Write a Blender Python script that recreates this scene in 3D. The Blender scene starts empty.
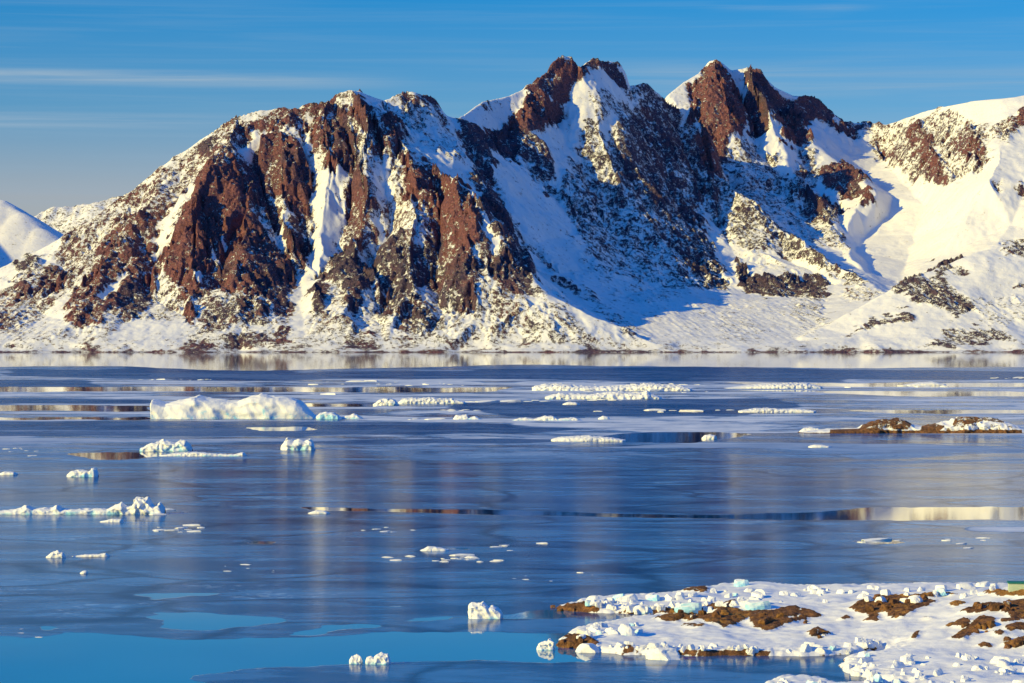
import bpy, bmesh, math, random
import numpy as np
from mathutils import Vector, Matrix
from mathutils.geometry import delaunay_2d_cdt

SC = bpy.context.scene
COL = SC.collection
F = 2904.0            # focal length in pixels of the 1024 px wide picture
CH = 30.0             # camera height above the water
HZ = 341.5            # row of the horizon
R = math.radians
SUN_AZ = Vector((-0.88, -0.47)).normalized()
SUN_EL = R(19.5)

# ------------------------------------------------------------------ helpers
def P(px, py, Y):
    return ((px - 512) / F * Y, Y, CH + (HZ - py) / F * Y)
def W(px, py, z=0.0):
    Y = (CH - z) * F / (py - HZ)
    return ((px - 512) / F * Y, Y, z)

def tag(o, label=None, cat=None, group=None, kind=None):
    if label: o['label'] = label
    if cat: o['category'] = cat
    if group: o['group'] = group
    if kind: o['kind'] = kind
    return o

def mesh_np(name, v, f, mat=None, smooth=True, parent=None, attrs=None):
    """v (n,3), f (m,3|4) numpy arrays -> one mesh object"""
    me = bpy.data.meshes.new(name)
    v = np.ascontiguousarray(v, dtype=np.float32); f = np.ascontiguousarray(f, dtype=np.int32)
    n, k = f.shape
    me.vertices.add(len(v)); me.vertices.foreach_set('co', v.ravel())
    me.loops.add(n * k); me.loops.foreach_set('vertex_index', f.ravel())
    me.polygons.add(n)
    me.polygons.foreach_set('loop_start', np.arange(0, n * k, k, dtype=np.int32))
    if smooth: me.polygons.foreach_set('use_smooth', np.ones(n, dtype=bool))
    me.update(calc_edges=True)
    if attrs:
        for an, av in attrs.items():
            a = me.attributes.new(an, 'FLOAT', 'POINT')
            a.data.foreach_set('value', np.ascontiguousarray(av, dtype=np.float32).ravel())
    if mat: me.materials.append(mat)
    o = bpy.data.objects.new(name, me); COL.objects.link(o)
    if parent: o.parent = parent
    return o

def grid_faces(ny, nx, flip=False):
    i = np.arange(ny * nx, dtype=np.int32).reshape(ny, nx)
    a, b, c, d = i[:-1, :-1], i[:-1, 1:], i[1:, 1:], i[1:, :-1]
    q = np.stack([a, b, c, d] if not flip else [a, d, c, b], -1)
    return q.reshape(-1, 4)

def _hash(ix, iy, seed):
    h = (ix.astype(np.uint32) * np.uint32(374761393) + iy.astype(np.uint32) * np.uint32(668265263) + np.uint32((seed * 2246822519) & 0xffffffff))
    h = (h ^ (h >> np.uint32(13))) * np.uint32(1274126177)
    h = (h ^ (h >> np.uint32(16))) * np.uint32(2654435761)
    return (h ^ (h >> np.uint32(15)))
def rnd(ix, iy, seed):
    return (_hash(ix, iy, seed) & np.uint32(0xffffff)).astype(np.float32) / np.float32(0x1000000)

def perlin(x, y, seed=0):
    fx = np.floor(x); fy = np.floor(y)
    ix = fx.astype(np.int64); iy = fy.astype(np.int64)
    dx = (x - fx).astype(np.float32); dy = (y - fy).astype(np.float32)
    u = dx * dx * dx * (dx * (dx * 6 - 15) + 10); v = dy * dy * dy * (dy * (dy * 6 - 15) + 10)
    def g(ox, oy):
        a = rnd(ix + ox, iy + oy, seed) * np.float32(2 * math.pi)
        return np.cos(a) * (dx - ox) + np.sin(a) * (dy - oy)
    a = g(0, 0); b = g(1, 0); c = g(0, 1); d = g(1, 1)
    return ((a + (b - a) * u) * (1 - v) + (c + (d - c) * u) * v) * 1.5

def fbm(x, y, octs=5, seed=0, gain=0.5, ridged=False):
    s = 0; a = 1.0; tot = 0
    for k in range(octs):
        n = perlin(x + 17.3 * k, y - 9.1 * k, seed + k)
        if ridged: n = 1 - 2 * np.abs(n)
        s = s + a * n; tot += a; a *= gain; x = x * 2.03; y = y * 2.03
    return s / tot

def blur(a, r):
    """separable binomial-ish blur, r passes"""
    for _ in range(r):
        b = a.copy()
        b[1:-1] = (a[:-2] + 2 * a[1:-1] + a[2:]) * 0.25
        a = b.copy()
        a[:, 1:-1] = (b[:, :-2] + 2 * b[:, 1:-1] + b[:, 2:]) * 0.25
    return a

def inpoly(px, py, poly):
    inside = np.zeros(px.shape, bool)
    xs = [p[0] for p in poly]; ys = [p[1] for p in poly]
    m = (px >= min(xs)) & (px <= max(xs)) & (py >= min(ys)) & (py <= max(ys))
    if not m.any(): return inside
    qx = px[m]; qy = py[m]; r = np.zeros(qx.shape, bool)
    n = len(poly); j = n - 1
    for i in range(n):
        xi, yi = poly[i]; xj, yj = poly[j]
        if yi != yj:
            c = ((yi > qy) != (yj > qy)) & (qx < (xj - xi) * (qy - yi) / (yj - yi) + xi)
            r ^= c
        j = i
    inside[m] = r
    return inside

def segdist(px, py, poly, closed=True):
    d = np.full(px.shape, 1e9, np.float32)
    n = len(poly)
    for i in range(n if closed else n - 1):
        x0, y0 = poly[i]; x1, y1 = poly[(i + 1) % n]
        vx, vy = x1 - x0, y1 - y0
        t = np.clip(((px - x0) * vx + (py - y0) * vy) / (vx * vx + vy * vy + 1e-9), 0, 1)
        d = np.minimum(d, np.hypot(px - x0 - t * vx, py - y0 - t * vy))
    return d

def tin(lines, X, Y):
    """heights of a triangulated surface through 3-D polylines, sampled on the grid X, Y"""
    vs, es, zs = [], [], []
    for ln in lines:
        k0 = len(vs)
        for i, p in enumerate(ln):
            vs.append(Vector((p[0], p[1]))); zs.append(p[2])
            if i: es.append((k0 + i - 1, k0 + i))
    out = delaunay_2d_cdt(vs, es, [], 0, 0.5)
    ov, oe, of, origv, orige, _ = out
    z = []
    for i, v in enumerate(ov):
        if origv[i]:
            z.append(max(zs[k] for k in origv[i]))
        else:                         # crossing of two lines: use the first line it lies on
            e = orige
            best = None
            for (a, b) in es:
                pa, pb = vs[a], vs[b]; L = (pb - pa).length
                if L < 1e-6: continue
                t = (v - pa).dot(pb - pa) / (L * L)
                if -0.01 <= t <= 1.01 and (pa + (pb - pa) * t - v).length < 1.0:
                    best = zs[a] + (zs[b] - zs[a]) * t; break
            z.append(best if best is not None else 0.0)
    x0, y0 = X[0, 0], Y[0, 0]; dx = X[0, 1] - X[0, 0]; dy = Y[1, 0] - Y[0, 0]
    H = np.full(X.shape, -40.0, np.float32)
    ny, nx = X.shape
    for f in of:
        a, b, c = f[0], f[1], f[2]
        (ax, ay), (bx, by), (cx, cy) = ov[a], ov[b], ov[c]
        i0 = max(0, int((min(ax, bx, cx) - x0) / dx)); i1 = min(nx, int((max(ax, bx, cx) - x0) / dx) + 2)
        j0 = max(0, int((min(ay, by, cy) - y0) / dy)); j1 = min(ny, int((max(ay, by, cy) - y0) / dy) + 2)
        if i0 >= i1 or j0 >= j1: continue
        xx = X[j0:j1, i0:i1]; yy = Y[j0:j1, i0:i1]
        D = (by - cy) * (ax - cx) + (cx - bx) * (ay - cy)
        if abs(D) < 1e-6: continue
        l1 = ((by - cy) * (xx - cx) + (cx - bx) * (yy - cy)) / D
        l2 = ((cy - ay) * (xx - cx) + (ax - cx) * (yy - cy)) / D
        l3 = 1 - l1 - l2
        m = (l1 >= -1e-4) & (l2 >= -1e-4) & (l3 >= -1e-4)
        h = l1 * z[a] + l2 * z[b] + l3 * z[c]
        sub = H[j0:j1, i0:i1]; sub[m] = h[m]
    return H

def gullies(X, Y, H, freq, seed):
    """stripes that run down the slope: +1 on ribs, -1 in gullies"""
    dy = Y[1, 0] - Y[0, 0]; dx = X[0, 1] - X[0, 0]
    gy, gx = np.gradient(H, dy, dx)
    L = np.hypot(gx, gy) + 1e-5
    sx = (-gy / L).astype(np.float32); sy = (gx / L).astype(np.float32)
    px = X * freq; py = Y * freq
    ix = np.floor(px).astype(np.int64); iy = np.floor(py).astype(np.int64)
    cs = np.zeros(X.shape, np.float32); sn = np.zeros(X.shape, np.float32); wt = np.zeros(X.shape, np.float32)
    for a in (-1, 0, 1):
        for b in (-1, 0, 1):
            cx = ix + a; cy = iy + b
            qx = (px - cx - 0.5 - (rnd(cx, cy, seed) - 0.5) * 0.7).astype(np.float32)
            qy = (py - cy - 0.5 - (rnd(cx, cy, seed + 7) - 0.5) * 0.7).astype(np.float32)
            w = np.clip(1 - (qx * qx + qy * qy) / 1.9, 0, 1) ** 3
            ph = (qx * sx + qy * sy) * np.float32(2 * math.pi) + rnd(cx, cy, seed + 13) * 1.5
            cs += w * np.cos(ph); sn += w * np.sin(ph); wt += w
    m = np.sqrt(cs * cs + sn * sn) + 0.15 * wt
    return cs / m, L

# ------------------------------------------------------------------ materials
def new_mat(name):
    m = bpy.data.materials.new(name); m.use_nodes = True
    nt = m.node_tree; nt.nodes.clear()
    out = nt.nodes.new('ShaderNodeOutputMaterial')
    return m, nt, out
class NB:
    """tiny node-tree writer"""
    def __init__(s, nt): s.nt = nt
    def n(s, t, **kw):
        x = s.nt.nodes.new(t)
        for k, v in kw.items(): setattr(x, k, v)
        return x
    def l(s, a, b): s.nt.links.new(a, b)
    def put(s, sock, v):
        if isinstance(v, bpy.types.NodeSocket): s.l(v, sock)
        elif v is not None: sock.default_value = v
    def math(s, op, a, b=None, c=None, clamp=False):
        x = s.n('ShaderNodeMath', operation=op, use_clamp=clamp)
        s.put(x.inputs[0], a); s.put(x.inputs[1], b)
        if c is not None: s.put(x.inputs[2], c)
        return x.outputs[0]
    def noise(s, vec, scale, detail=5, rough=0.55, dist=0.0, dim='3D'):
        x = s.n('ShaderNodeTexNoise', noise_dimensions=dim)
        s.put(x.inputs['Vector'], vec); x.inputs['Scale'].default_value = scale
        x.inputs['Detail'].default_value = detail; x.inputs['Roughness'].default_value = rough
        x.inputs['Distortion'].default_value = dist
        return x.outputs['Fac']
    def vor(s, vec, scale, feat='F1', rand=1.0):
        x = s.n('ShaderNodeTexVoronoi', feature=feat)
        s.put(x.inputs['Vector'], vec); x.inputs['Scale'].default_value = scale
        x.inputs['Randomness'].default_value = rand
        return x
    def mapr(s, v, a, b, c=0.0, d=1.0, smooth=False):
        x = s.n('ShaderNodeMapRange'); x.clamp = True
        if smooth: x.interpolation_type = 'SMOOTHSTEP'
        s.put(x.inputs['Value'], v)
        for k, q in zip(('From Min', 'From Max', 'To Min', 'To Max'), (a, b, c, d)): s.put(x.inputs[k], q)
        return x.outputs['Result']
    def mix(s, f, a, b):
        x = s.n('ShaderNodeMix', data_type='RGBA')
        s.put(x.inputs['Factor'], f)
        s.put(x.inputs[6], a if not isinstance(a, tuple) else (*a, 1)); s.put(x.inputs[7], b if not isinstance(b, tuple) else (*b, 1))
        return x.outputs[2]
    def attr(s, name):
        x = s.n('ShaderNodeAttribute'); x.attribute_name = name; return x.outputs['Fac']
    def pos(s): return s.n('ShaderNodeNewGeometry').outputs['Position']
    def vscale(s, v, sc):
        x = s.n('ShaderNodeVectorMath', operation='MULTIPLY'); s.put(x.inputs[0], v); x.inputs[1].default_value = sc
        return x.outputs[0]
    def bump(s, h, strength, dist, normal=None):
        x = s.n('ShaderNodeBump'); s.put(x.inputs['Height'], h)
        s.put(x.inputs['Strength'], strength); x.inputs['Distance'].default_value = dist
        if normal is not None: s.l(normal, x.inputs['Normal'])
        return x.outputs[0]
    def bsdf(s, col, rough, normal=None, spec=0.5, ior=None):
        x = s.n('ShaderNodeBsdfPrincipled')
        s.put(x.inputs['Base Color'], col if not isinstance(col, tuple) else (*col, 1))
        s.put(x.inputs['Roughness'], rough); s.put(x.inputs['Specular IOR Level'], spec)
        if ior: x.inputs['IOR'].default_value = ior
        if normal is not None: s.l(normal, x.inputs['Normal'])
        return x

def mountain_material():
    m, nt, out = new_mat('snow_and_rock'); b = NB(nt)
    pos = b.pos()
    rock = b.attr('rock'); warm = b.attr('warm')
    wv = b.n('ShaderNodeVectorMath', operation='MULTIPLY_ADD'); nz_ = b.n('ShaderNodeTexNoise'); b.l(pos, nz_.inputs['Vector']); nz_.inputs['Scale'].default_value = 0.03; nz_.inputs['Detail'].default_value = 2
    b.l(nz_.outputs['Color'], wv.inputs[0]); wv.inputs[1].default_value = (40, 40, 40); b.l(pos, wv.inputs[2])
    va = b.vor(b.vscale(wv.outputs[0], (1, 1, 0.8)), 0.028); vb = b.vor(wv.outputs[0], 0.085)
    hb = b.math('ADD', b.math('ADD', b.math('MULTIPLY', va.outputs['Distance'], 0.75), b.math('MULTIPLY', vb.outputs['Distance'], 0.26)), b.math('MULTIPLY', b.noise(pos, 0.09, 5, 0.72), 0.55))
    cragn = b.bump(b.math('MULTIPLY', hb, 26.0), 1.0, 1.0)
    sepg = b.n('ShaderNodeSeparateXYZ'); b.l(b.n('ShaderNodeNewGeometry').outputs['Normal'], sepg.inputs[0])
    sepc = b.n('ShaderNodeSeparateXYZ'); b.l(cragn, sepc.inputs[0])
    # stretched a little so that outcrops lean down the slope
    n1 = b.noise(pos, 0.022, 3, 0.6)
    n2 = b.noise(pos, 0.085, 5, 0.68)
    n3 = b.noise(pos, 0.35, 2, 0.7)
    nn = b.math('ADD', b.math('MULTIPLY', b.math('SUBTRACT', n1, 0.5), 0.9), b.math('MULTIPLY', b.math('SUBTRACT', n2, 0.5), 2.0))
    nn = b.math('ADD', nn, b.math('MULTIPLY', b.math('SUBTRACT', n3, 0.5), 1.3))
    t = b.math('ADD', b.math('MULTIPLY', rock, 0.78), nn)
    t = b.math('ADD', t, b.math('MULTIPLY', b.math('MULTIPLY', b.math('SUBTRACT', sepg.outputs['Z'], sepc.outputs['Z']), 1.5), b.mapr(rock, 0.05, 0.5)))
    fac = b.mapr(t, 0.47, 0.57)
    # rock colour
    c1 = b.noise(pos, 0.012, 3, 0.6)
    c2 = b.noise(pos, 0.16, 3, 0.7)
    dark = b.mix(b.mapr(c2, 0.3, 0.7), (0.042, 0.034, 0.058), (0.165, 0.112, 0.155))
    red = b.mix(b.mapr(c2, 0.28, 0.72), (0.09, 0.036, 0.046), (0.34, 0.145, 0.15))
    wf = b.math('ADD', warm, b.math('MULTIPLY', b.math('SUBTRACT', c1, 0.5), 1.6))
    rc = b.mix(b.mapr(wf, 0.25, 0.75), dark, red)
    snow = b.mix(b.mapr(b.noise(pos, 0.006, 3, 0.5), 0.35, 0.65), (0.78, 0.76, 0.73), (0.82, 0.80, 0.77))
    col = b.mix(fac, snow, rc)
    
    hs = b.noise(pos, 0.012, 3, 0.5)
    h = b.math('ADD', b.math('MULTIPLY', b.math('MULTIPLY', hb, 32.0), b.math('ADD', b.math('MULTIPLY', fac, 0.95), 0.05)), b.math('MULTIPLY', hs, 1.8))
    bp = b.bump(h, 0.9, 1.0)
    s = b.bsdf(col, 0.85, bp, spec=0.15)
    b.l(s.outputs[0], out.inputs[0])
    return m

# ------------------------------------------------------------------ rock map, traced on the face of the massif
ROCK = [  # density, warmth, outline (picture column, row)
 (.37,.5,[(80,345),(60,236),(100,214),(200,140),(255,112),(350,92),(375,106),(450,178),(482,212),(508,255),(545,297),(560,345)]), (-.05,.3,[(316,172),(346,172),(345,215),(330,262),(312,302),(302,343),(284,343),(292,302),(306,262),(316,215)]), (-.02,.3,[(374,165),(390,165),(388,215),(384,262),(376,262),(378,220)]), (-.02,.4,[(126,318),(198,318),(182,343),(108,343)]), (-.02,.5,[(160,205),(200,180),(196,190),(172,225),(160,262),(153,250)]), (.0,.5,[(225,128),(250,120),(262,128),(235,160),(215,175),(205,165)]),
 (.34,.3,[(348,295),(560,300),(600,345),(330,348)]), (.30,.45,[(-60,318),(70,325),(80,345),(-60,350)]), (.30,.4,[(190,325),(330,330),(330,350),(170,350)]), (.2,.3,[(600,318),(700,300),(830,300),(820,345),(600,345)]),
 (.52,.6,[(60,236),(200,140),(230,120),(255,112),(250,150),(200,182),(145,212),(105,245),(70,290),(20,330),(0,335),(-60,330),(0,290),(50,260)]),
 (.5,.6,[(150,182),(195,140),(222,132),(232,150),(195,185),(170,205),(148,212)]),
 (.95,.25,[(198,141),(212,136),(219,147),(208,152),(199,150)]),
 (.6,.6,[(225,131),(245,120),(252,125),(235,140),(222,142)]),
 (.74,.8,[(145,212),(128,225),(105,245),(88,270),(75,295),(66,318),(78,330),(110,330),(103,315),(125,318),(150,305),(155,290),(157,270),(152,245),(160,222),(168,205),(190,192),(200,180),(170,200)]),
 (.12,.5,[(98,292),(128,272),(118,290),(102,306)]),
 (.85,.2,[(120,290),(140,285),(152,300),(135,314),(118,312)]),
 (.85,.6,[(20,290),(28,286),(24,303),(12,305)]), (.75,.7,[(38,285),(52,268),(60,280),(35,307)]),
 (.85,.6,[(50,275),(66,268),(62,282),(50,290)]), (.8,.6,[(0,316),(12,314),(4,328),(0,330)]), (.7,.2,[(14,262),(35,256),(40,266),(18,277)]),
 (.95,.85,[(200,180),(190,213),(172,230),(160,252),(162,266),(178,282),(186,286),(206,280),(208,262),(212,240),(232,250),(240,235),(252,215),(250,190),(238,165),(215,168)]),
 (.8,.65,[(206,280),(212,240),(232,250),(240,235),(258,215),(264,236),(277,255),(290,263),(298,283),(285,292),(270,300),(240,295),(215,289),(196,300),(180,298),(182,286)]),
 (.1,.5,[(196,270),(207,267),(204,280),(195,281)]), (.1,.5,[(214,252),(221,250),(219,261),(213,259)]), (.1,.5,[(221,240),(227,238),(225,247),(220,246)]),
 (.95,.3,[(256,272),(280,268),(298,282),(285,293),(266,300),(254,288)]),
 (.66,.35,[(200,300),(225,296),(250,300),(263,310),(268,325),(250,330),(225,328),(200,333),(203,315)]),
 (.9,.4,[(270,298),(290,294),(296,309),(290,320),(272,318)]), (.98,.7,[(184,308),(197,311),(191,325),(183,323)]), (.95,.6,[(278,324),(288,324),(291,343),(277,342)]),
 (.85,.5,[(178,343),(190,337),(208,343),(212,352),(176,352)]), (.7,.4,[(220,337),(250,333),(290,345),(225,348)]),
 (.4,.3,[(158,270),(176,284),(182,300),(160,322),(152,300)]),
 (.68,.75,[(255,112),(290,109),(310,104),(335,98),(346,110),(352,140),(347,170),(332,174),(322,150),(300,140),(290,128),(262,150),(252,140),(262,125),(240,135)]),
 (.1,.5,[(297,117),(318,112),(318,120),(300,124)]), (.12,.5,[(250,128),(270,130),(262,150),(248,165),(243,155)]), (.15,.5,[(300,135),(312,135),(310,150),(325,168),(320,178),(305,160)]),
 (.78,.6,[(270,135),(290,140),(305,165),(316,190),(316,205),(304,222),(306,240),(312,255),(300,266),(285,250),(270,225),(258,200),(252,165),(256,152)]),
 (.12,.5,[(277,225),(285,228),(284,255),(275,250)]), (.3,.5,[(272,185),(285,200),(296,225),(290,228),(275,205)]),
 (.85,.5,[(246,160),(262,152),(268,172),(260,200),(255,215),(246,190)]),
 (.95,.45,[(353,98),(362,100),(371,108),(375,122),(366,124),(354,114)]), (.85,.7,[(384,120),(391,119),(404,145),(416,158),(404,158),(396,148),(388,135)]),
 (.6,.8,[(370,132),(382,128),(392,140),(400,152),(384,155),(374,146)]), (.8,.5,[(334,102),(347,108),(352,140),(349,172),(335,172),(330,140)]),
 (.62,.6,[(352,168),(362,176),(370,200),(378,225),(377,252),(366,240),(345,250),(340,225),(348,200)]),
 (.95,.3,[(335,196),(340,196),(340,204),(334,204)]),
 (.72,.85,[(400,160),(420,158),(440,168),(455,188),(470,194),(481,215),(481,243),(470,250),(455,262),(430,255),(405,240),(388,240),(385,225),(398,195),(404,175)]),
 (.38,.8,[(378,205),(398,190),(425,205),(430,240),(400,250),(385,240)]),
 (.95,.8,[(446,190),(470,194),(481,215),(481,243),(468,252),(455,240),(450,215)]),
 (.9,.15,[(332,256),(352,250),(366,262),(374,280),(372,294),(345,293),(333,282)]), (.9,.2,[(345,297),(358,296),(361,305),(352,309),(344,306)]),
 (.72,.2,[(380,252),(410,240),(440,245),(456,262),(430,278),(405,292),(380,294),(376,270)]),
 (.8,.45,[(425,272),(450,260),(470,250),(482,272),(473,296),(450,300),(432,288)]),
 (.62,.3,[(365,308),(395,290),(420,300),(442,320),(447,333),(420,336),(398,326),(375,318)]), (.6,.3,[(438,300),(465,306),(462,314),(440,308)]),
 (.88,.2,[(312,272),(329,269),(331,283),(317,284)]), (.85,.2,[(308,292),(326,286),(329,297),(322,320),(312,308)]), (.6,.3,[(335,318),(350,318),(362,335),(372,345),(350,345)]),
 (.85,.5,[(357,337),(374,336),(378,351),(358,352)]),
 (.72,.3,[(455,118),(475,126),(490,142),(484,150),(500,190),(515,235),(530,268),(546,298),(520,295),(495,280),(481,262),(478,225),(484,212),(470,180),(476,160),(462,140)]),
 (.06,.5,[(478,212),(490,222),(500,250),(492,252),(483,235)]),
 (.45,.45,[(475,285),(500,285),(530,305),(545,332),(505,328),(470,312)]), (.4,.2,[(540,318),(580,325),(600,345),(560,345)]),
 (.55,.3,[(380,100),(400,95),(413,91),(438,100),(440,112),(425,112),(400,112)]), (.32,.3,[(375,108),(440,105),(452,125),(470,160),(455,165),(420,140),(390,120)]),
 (.9,.45,[(402,95),(413,90),(419,97),(408,102)]), (.8,.5,[(430,99),(438,103),(446,120),(438,118)]),
 (.9,.75,[(530,86),(550,75),(553,66),(564,57),(573,60),(577,76),(570,88),(562,100),(570,108),(560,122),(545,135),(528,138),(508,128),(524,106)]),
 (.1,.5,[(541,91),(556,88),(554,94),(541,95)]),
 (.6,.35,[(508,130),(530,136),(545,150),(552,170),(560,200),(548,200),(536,180),(522,155),(500,145)]),
 (.98,.35,[(576,73),(590,62),(604,59),(620,64),(626,73),(630,88),(622,86),(610,76),(596,73),(578,77)]),
 (.6,.3,[(630,85),(648,84),(664,98),(650,100),(636,96)]),
 (.60,.10,[(622,112),(640,106),(660,98),(680,108),(697,128),(705,160),(715,180),(702,210),(715,250),(730,292),(700,288),(688,270),(660,240),(640,200),(618,185),(605,165),(606,140)]),  # shaded buttress: low warmth puts the blue of shade into the rock
 (.36,.3,[(590,90),(625,95),(640,105),(622,115),(600,120),(590,105)]),
 (.46,.1,[(578,120),(600,118),(608,160),(640,195),(690,275),(700,290),(640,283),(610,275),(590,250),(570,222),(560,200),(568,165),(580,140)]),  # shaded face: rock colour cooled to paint in blue shade
 (.3,.25,[(560,225),(590,250),(620,285),(690,290),(660,305),(620,300),(585,270)]),
 (.8,.3,[(461,120),(480,130),(508,126),(522,140),(516,162),(500,158),(482,150),(470,140)]), (.6,.6,[(478,106),(487,99),(490,105),(484,110)]),
 (.5,.2,[(500,195),(512,210),(535,245),(560,272),(600,305),(640,332),(625,330),(585,300),(550,272),(520,240)]),
 (.97,.15,[(733,262),(745,270),(775,279),(800,274),(832,287),(826,297),(800,298),(770,296),(748,293),(736,280)]),
 (.2,.2,[(735,255),(760,252),(800,268),(832,285),(800,276),(760,270)]),
 (.5,.2,[(700,180),(717,172),(745,200),(790,235),(830,262),(872,287),(860,288),(810,266),(770,252),(738,250),(722,235),(706,210)]),
 (.45,.4,[(840,290),(880,291),(868,304),(845,300)]),
 (.4,.2,[(790,295),(820,300),(830,325),(800,325)]), (.3,.2,[(715,310),(750,320),(770,345),(720,340)]),
 (.98,.8,[(688,88),(700,72),(715,60),(728,66),(738,90),(748,115),(745,130),(730,142),(724,165),(716,182),(706,165),(698,138),(688,112)]),
 (.12,.5,[(680,112),(690,96),(694,104),(686,118)]), (.1,.5,[(694,120),(702,122),(700,132),(696,130)]),(.1,.5,[(700,134),(708,134),(706,142),(700,141)]),
 (.84,.45,[(740,75),(748,67),(765,75),(790,94),(815,100),(830,112),(850,126),(858,136),(845,134),(820,124),(806,122),(812,148),(790,142),(768,128),(755,140),(748,112)]),
 (.08,.5,[(733,72),(745,68),(748,80),(748,105),(742,104),(738,88)]), (.1,.5,[(768,110),(774,110),(786,150),(800,180),(790,178),(776,150)]),
 (.9,.75,[(778,112),(790,118),(808,135),(816,150),(800,148),(784,142)]),
 (.42,.3,[(715,165),(745,135),(780,160),(810,185),(840,230),(850,255),(810,242),(780,225),(745,200),(722,182)]),
 (.85,.6,[(824,166),(845,164),(863,178),(875,196),(870,205),(850,200),(832,194),(820,182)]), (.45,.45,[(795,150),(815,152),(822,185),(808,195),(795,175)]),
 (.72,.35,[(800,188),(815,192),(850,208),(842,220),(818,222),(800,215)]),
 (.85,.6,[(850,127),(870,122),(896,121),(888,130),(868,136),(852,134)]),
 (.38,.6,[(862,130),(905,118),(940,108),(990,125),(992,155),(960,180),(925,182),(890,170),(868,150)]),
 (.68,.75,[(902,128),(925,124),(936,140),(932,152),(948,172),(950,182),(932,180),(918,160),(906,142)]), (.62,.75,[(946,148),(972,136),(990,150),(984,160),(962,156)]),
 (.6,.7,[(868,140),(880,145),(896,160),(885,162)]), (.6,.4,[(908,165),(920,165),(928,178),(915,176)]),
 (.93,.8,[(1012,120),(1024,112),(1060,110),(1060,125),(1024,128),(1012,137)]), (.5,.5,[(990,128),(1012,115),(1012,142),(995,138)]), (.5,.6,[(990,178),(1002,176),(1006,186),(994,190)]),
 (.75,.6,[(1018,185),(1040,180),(1040,200),(1020,198)]),
 (.76,.12,[(890,292),(908,277),(940,274),(960,290),(978,300),(977,312),(955,320),(932,306),(910,298)]), (.75,.15,[(932,264),(965,261),(968,275),(940,276)]),
 (.9,.2,[(846,332),(870,321),(900,312),(916,313),(914,321),(885,322),(862,333)]), (1.0,.1,[(980,316),(992,315),(993,324),(978,324)]), (.9,.1,[(1012,286),(1030,284),(1026,292),(1013,293)]),
 (.62,.2,[(955,325),(990,328),(1020,340),(990,345),(915,345),(945,335)]), (.62,.2,[(1003,243),(1060,240),(1060,258),(995,256)]), (.3,.2,[(960,295),(1024,300),(1040,330),(985,325)]),
]

def paint(px, py, polys, base, k=0):
    out = np.full(px.shape, base, np.float32)
    for p in polys:
        out[inpoly(px, py, p[2])] = p[k]
    return out
# ------------------------------------------------------------------ the massif
def px_line(pts): return [P(*p) for p in pts]

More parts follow.
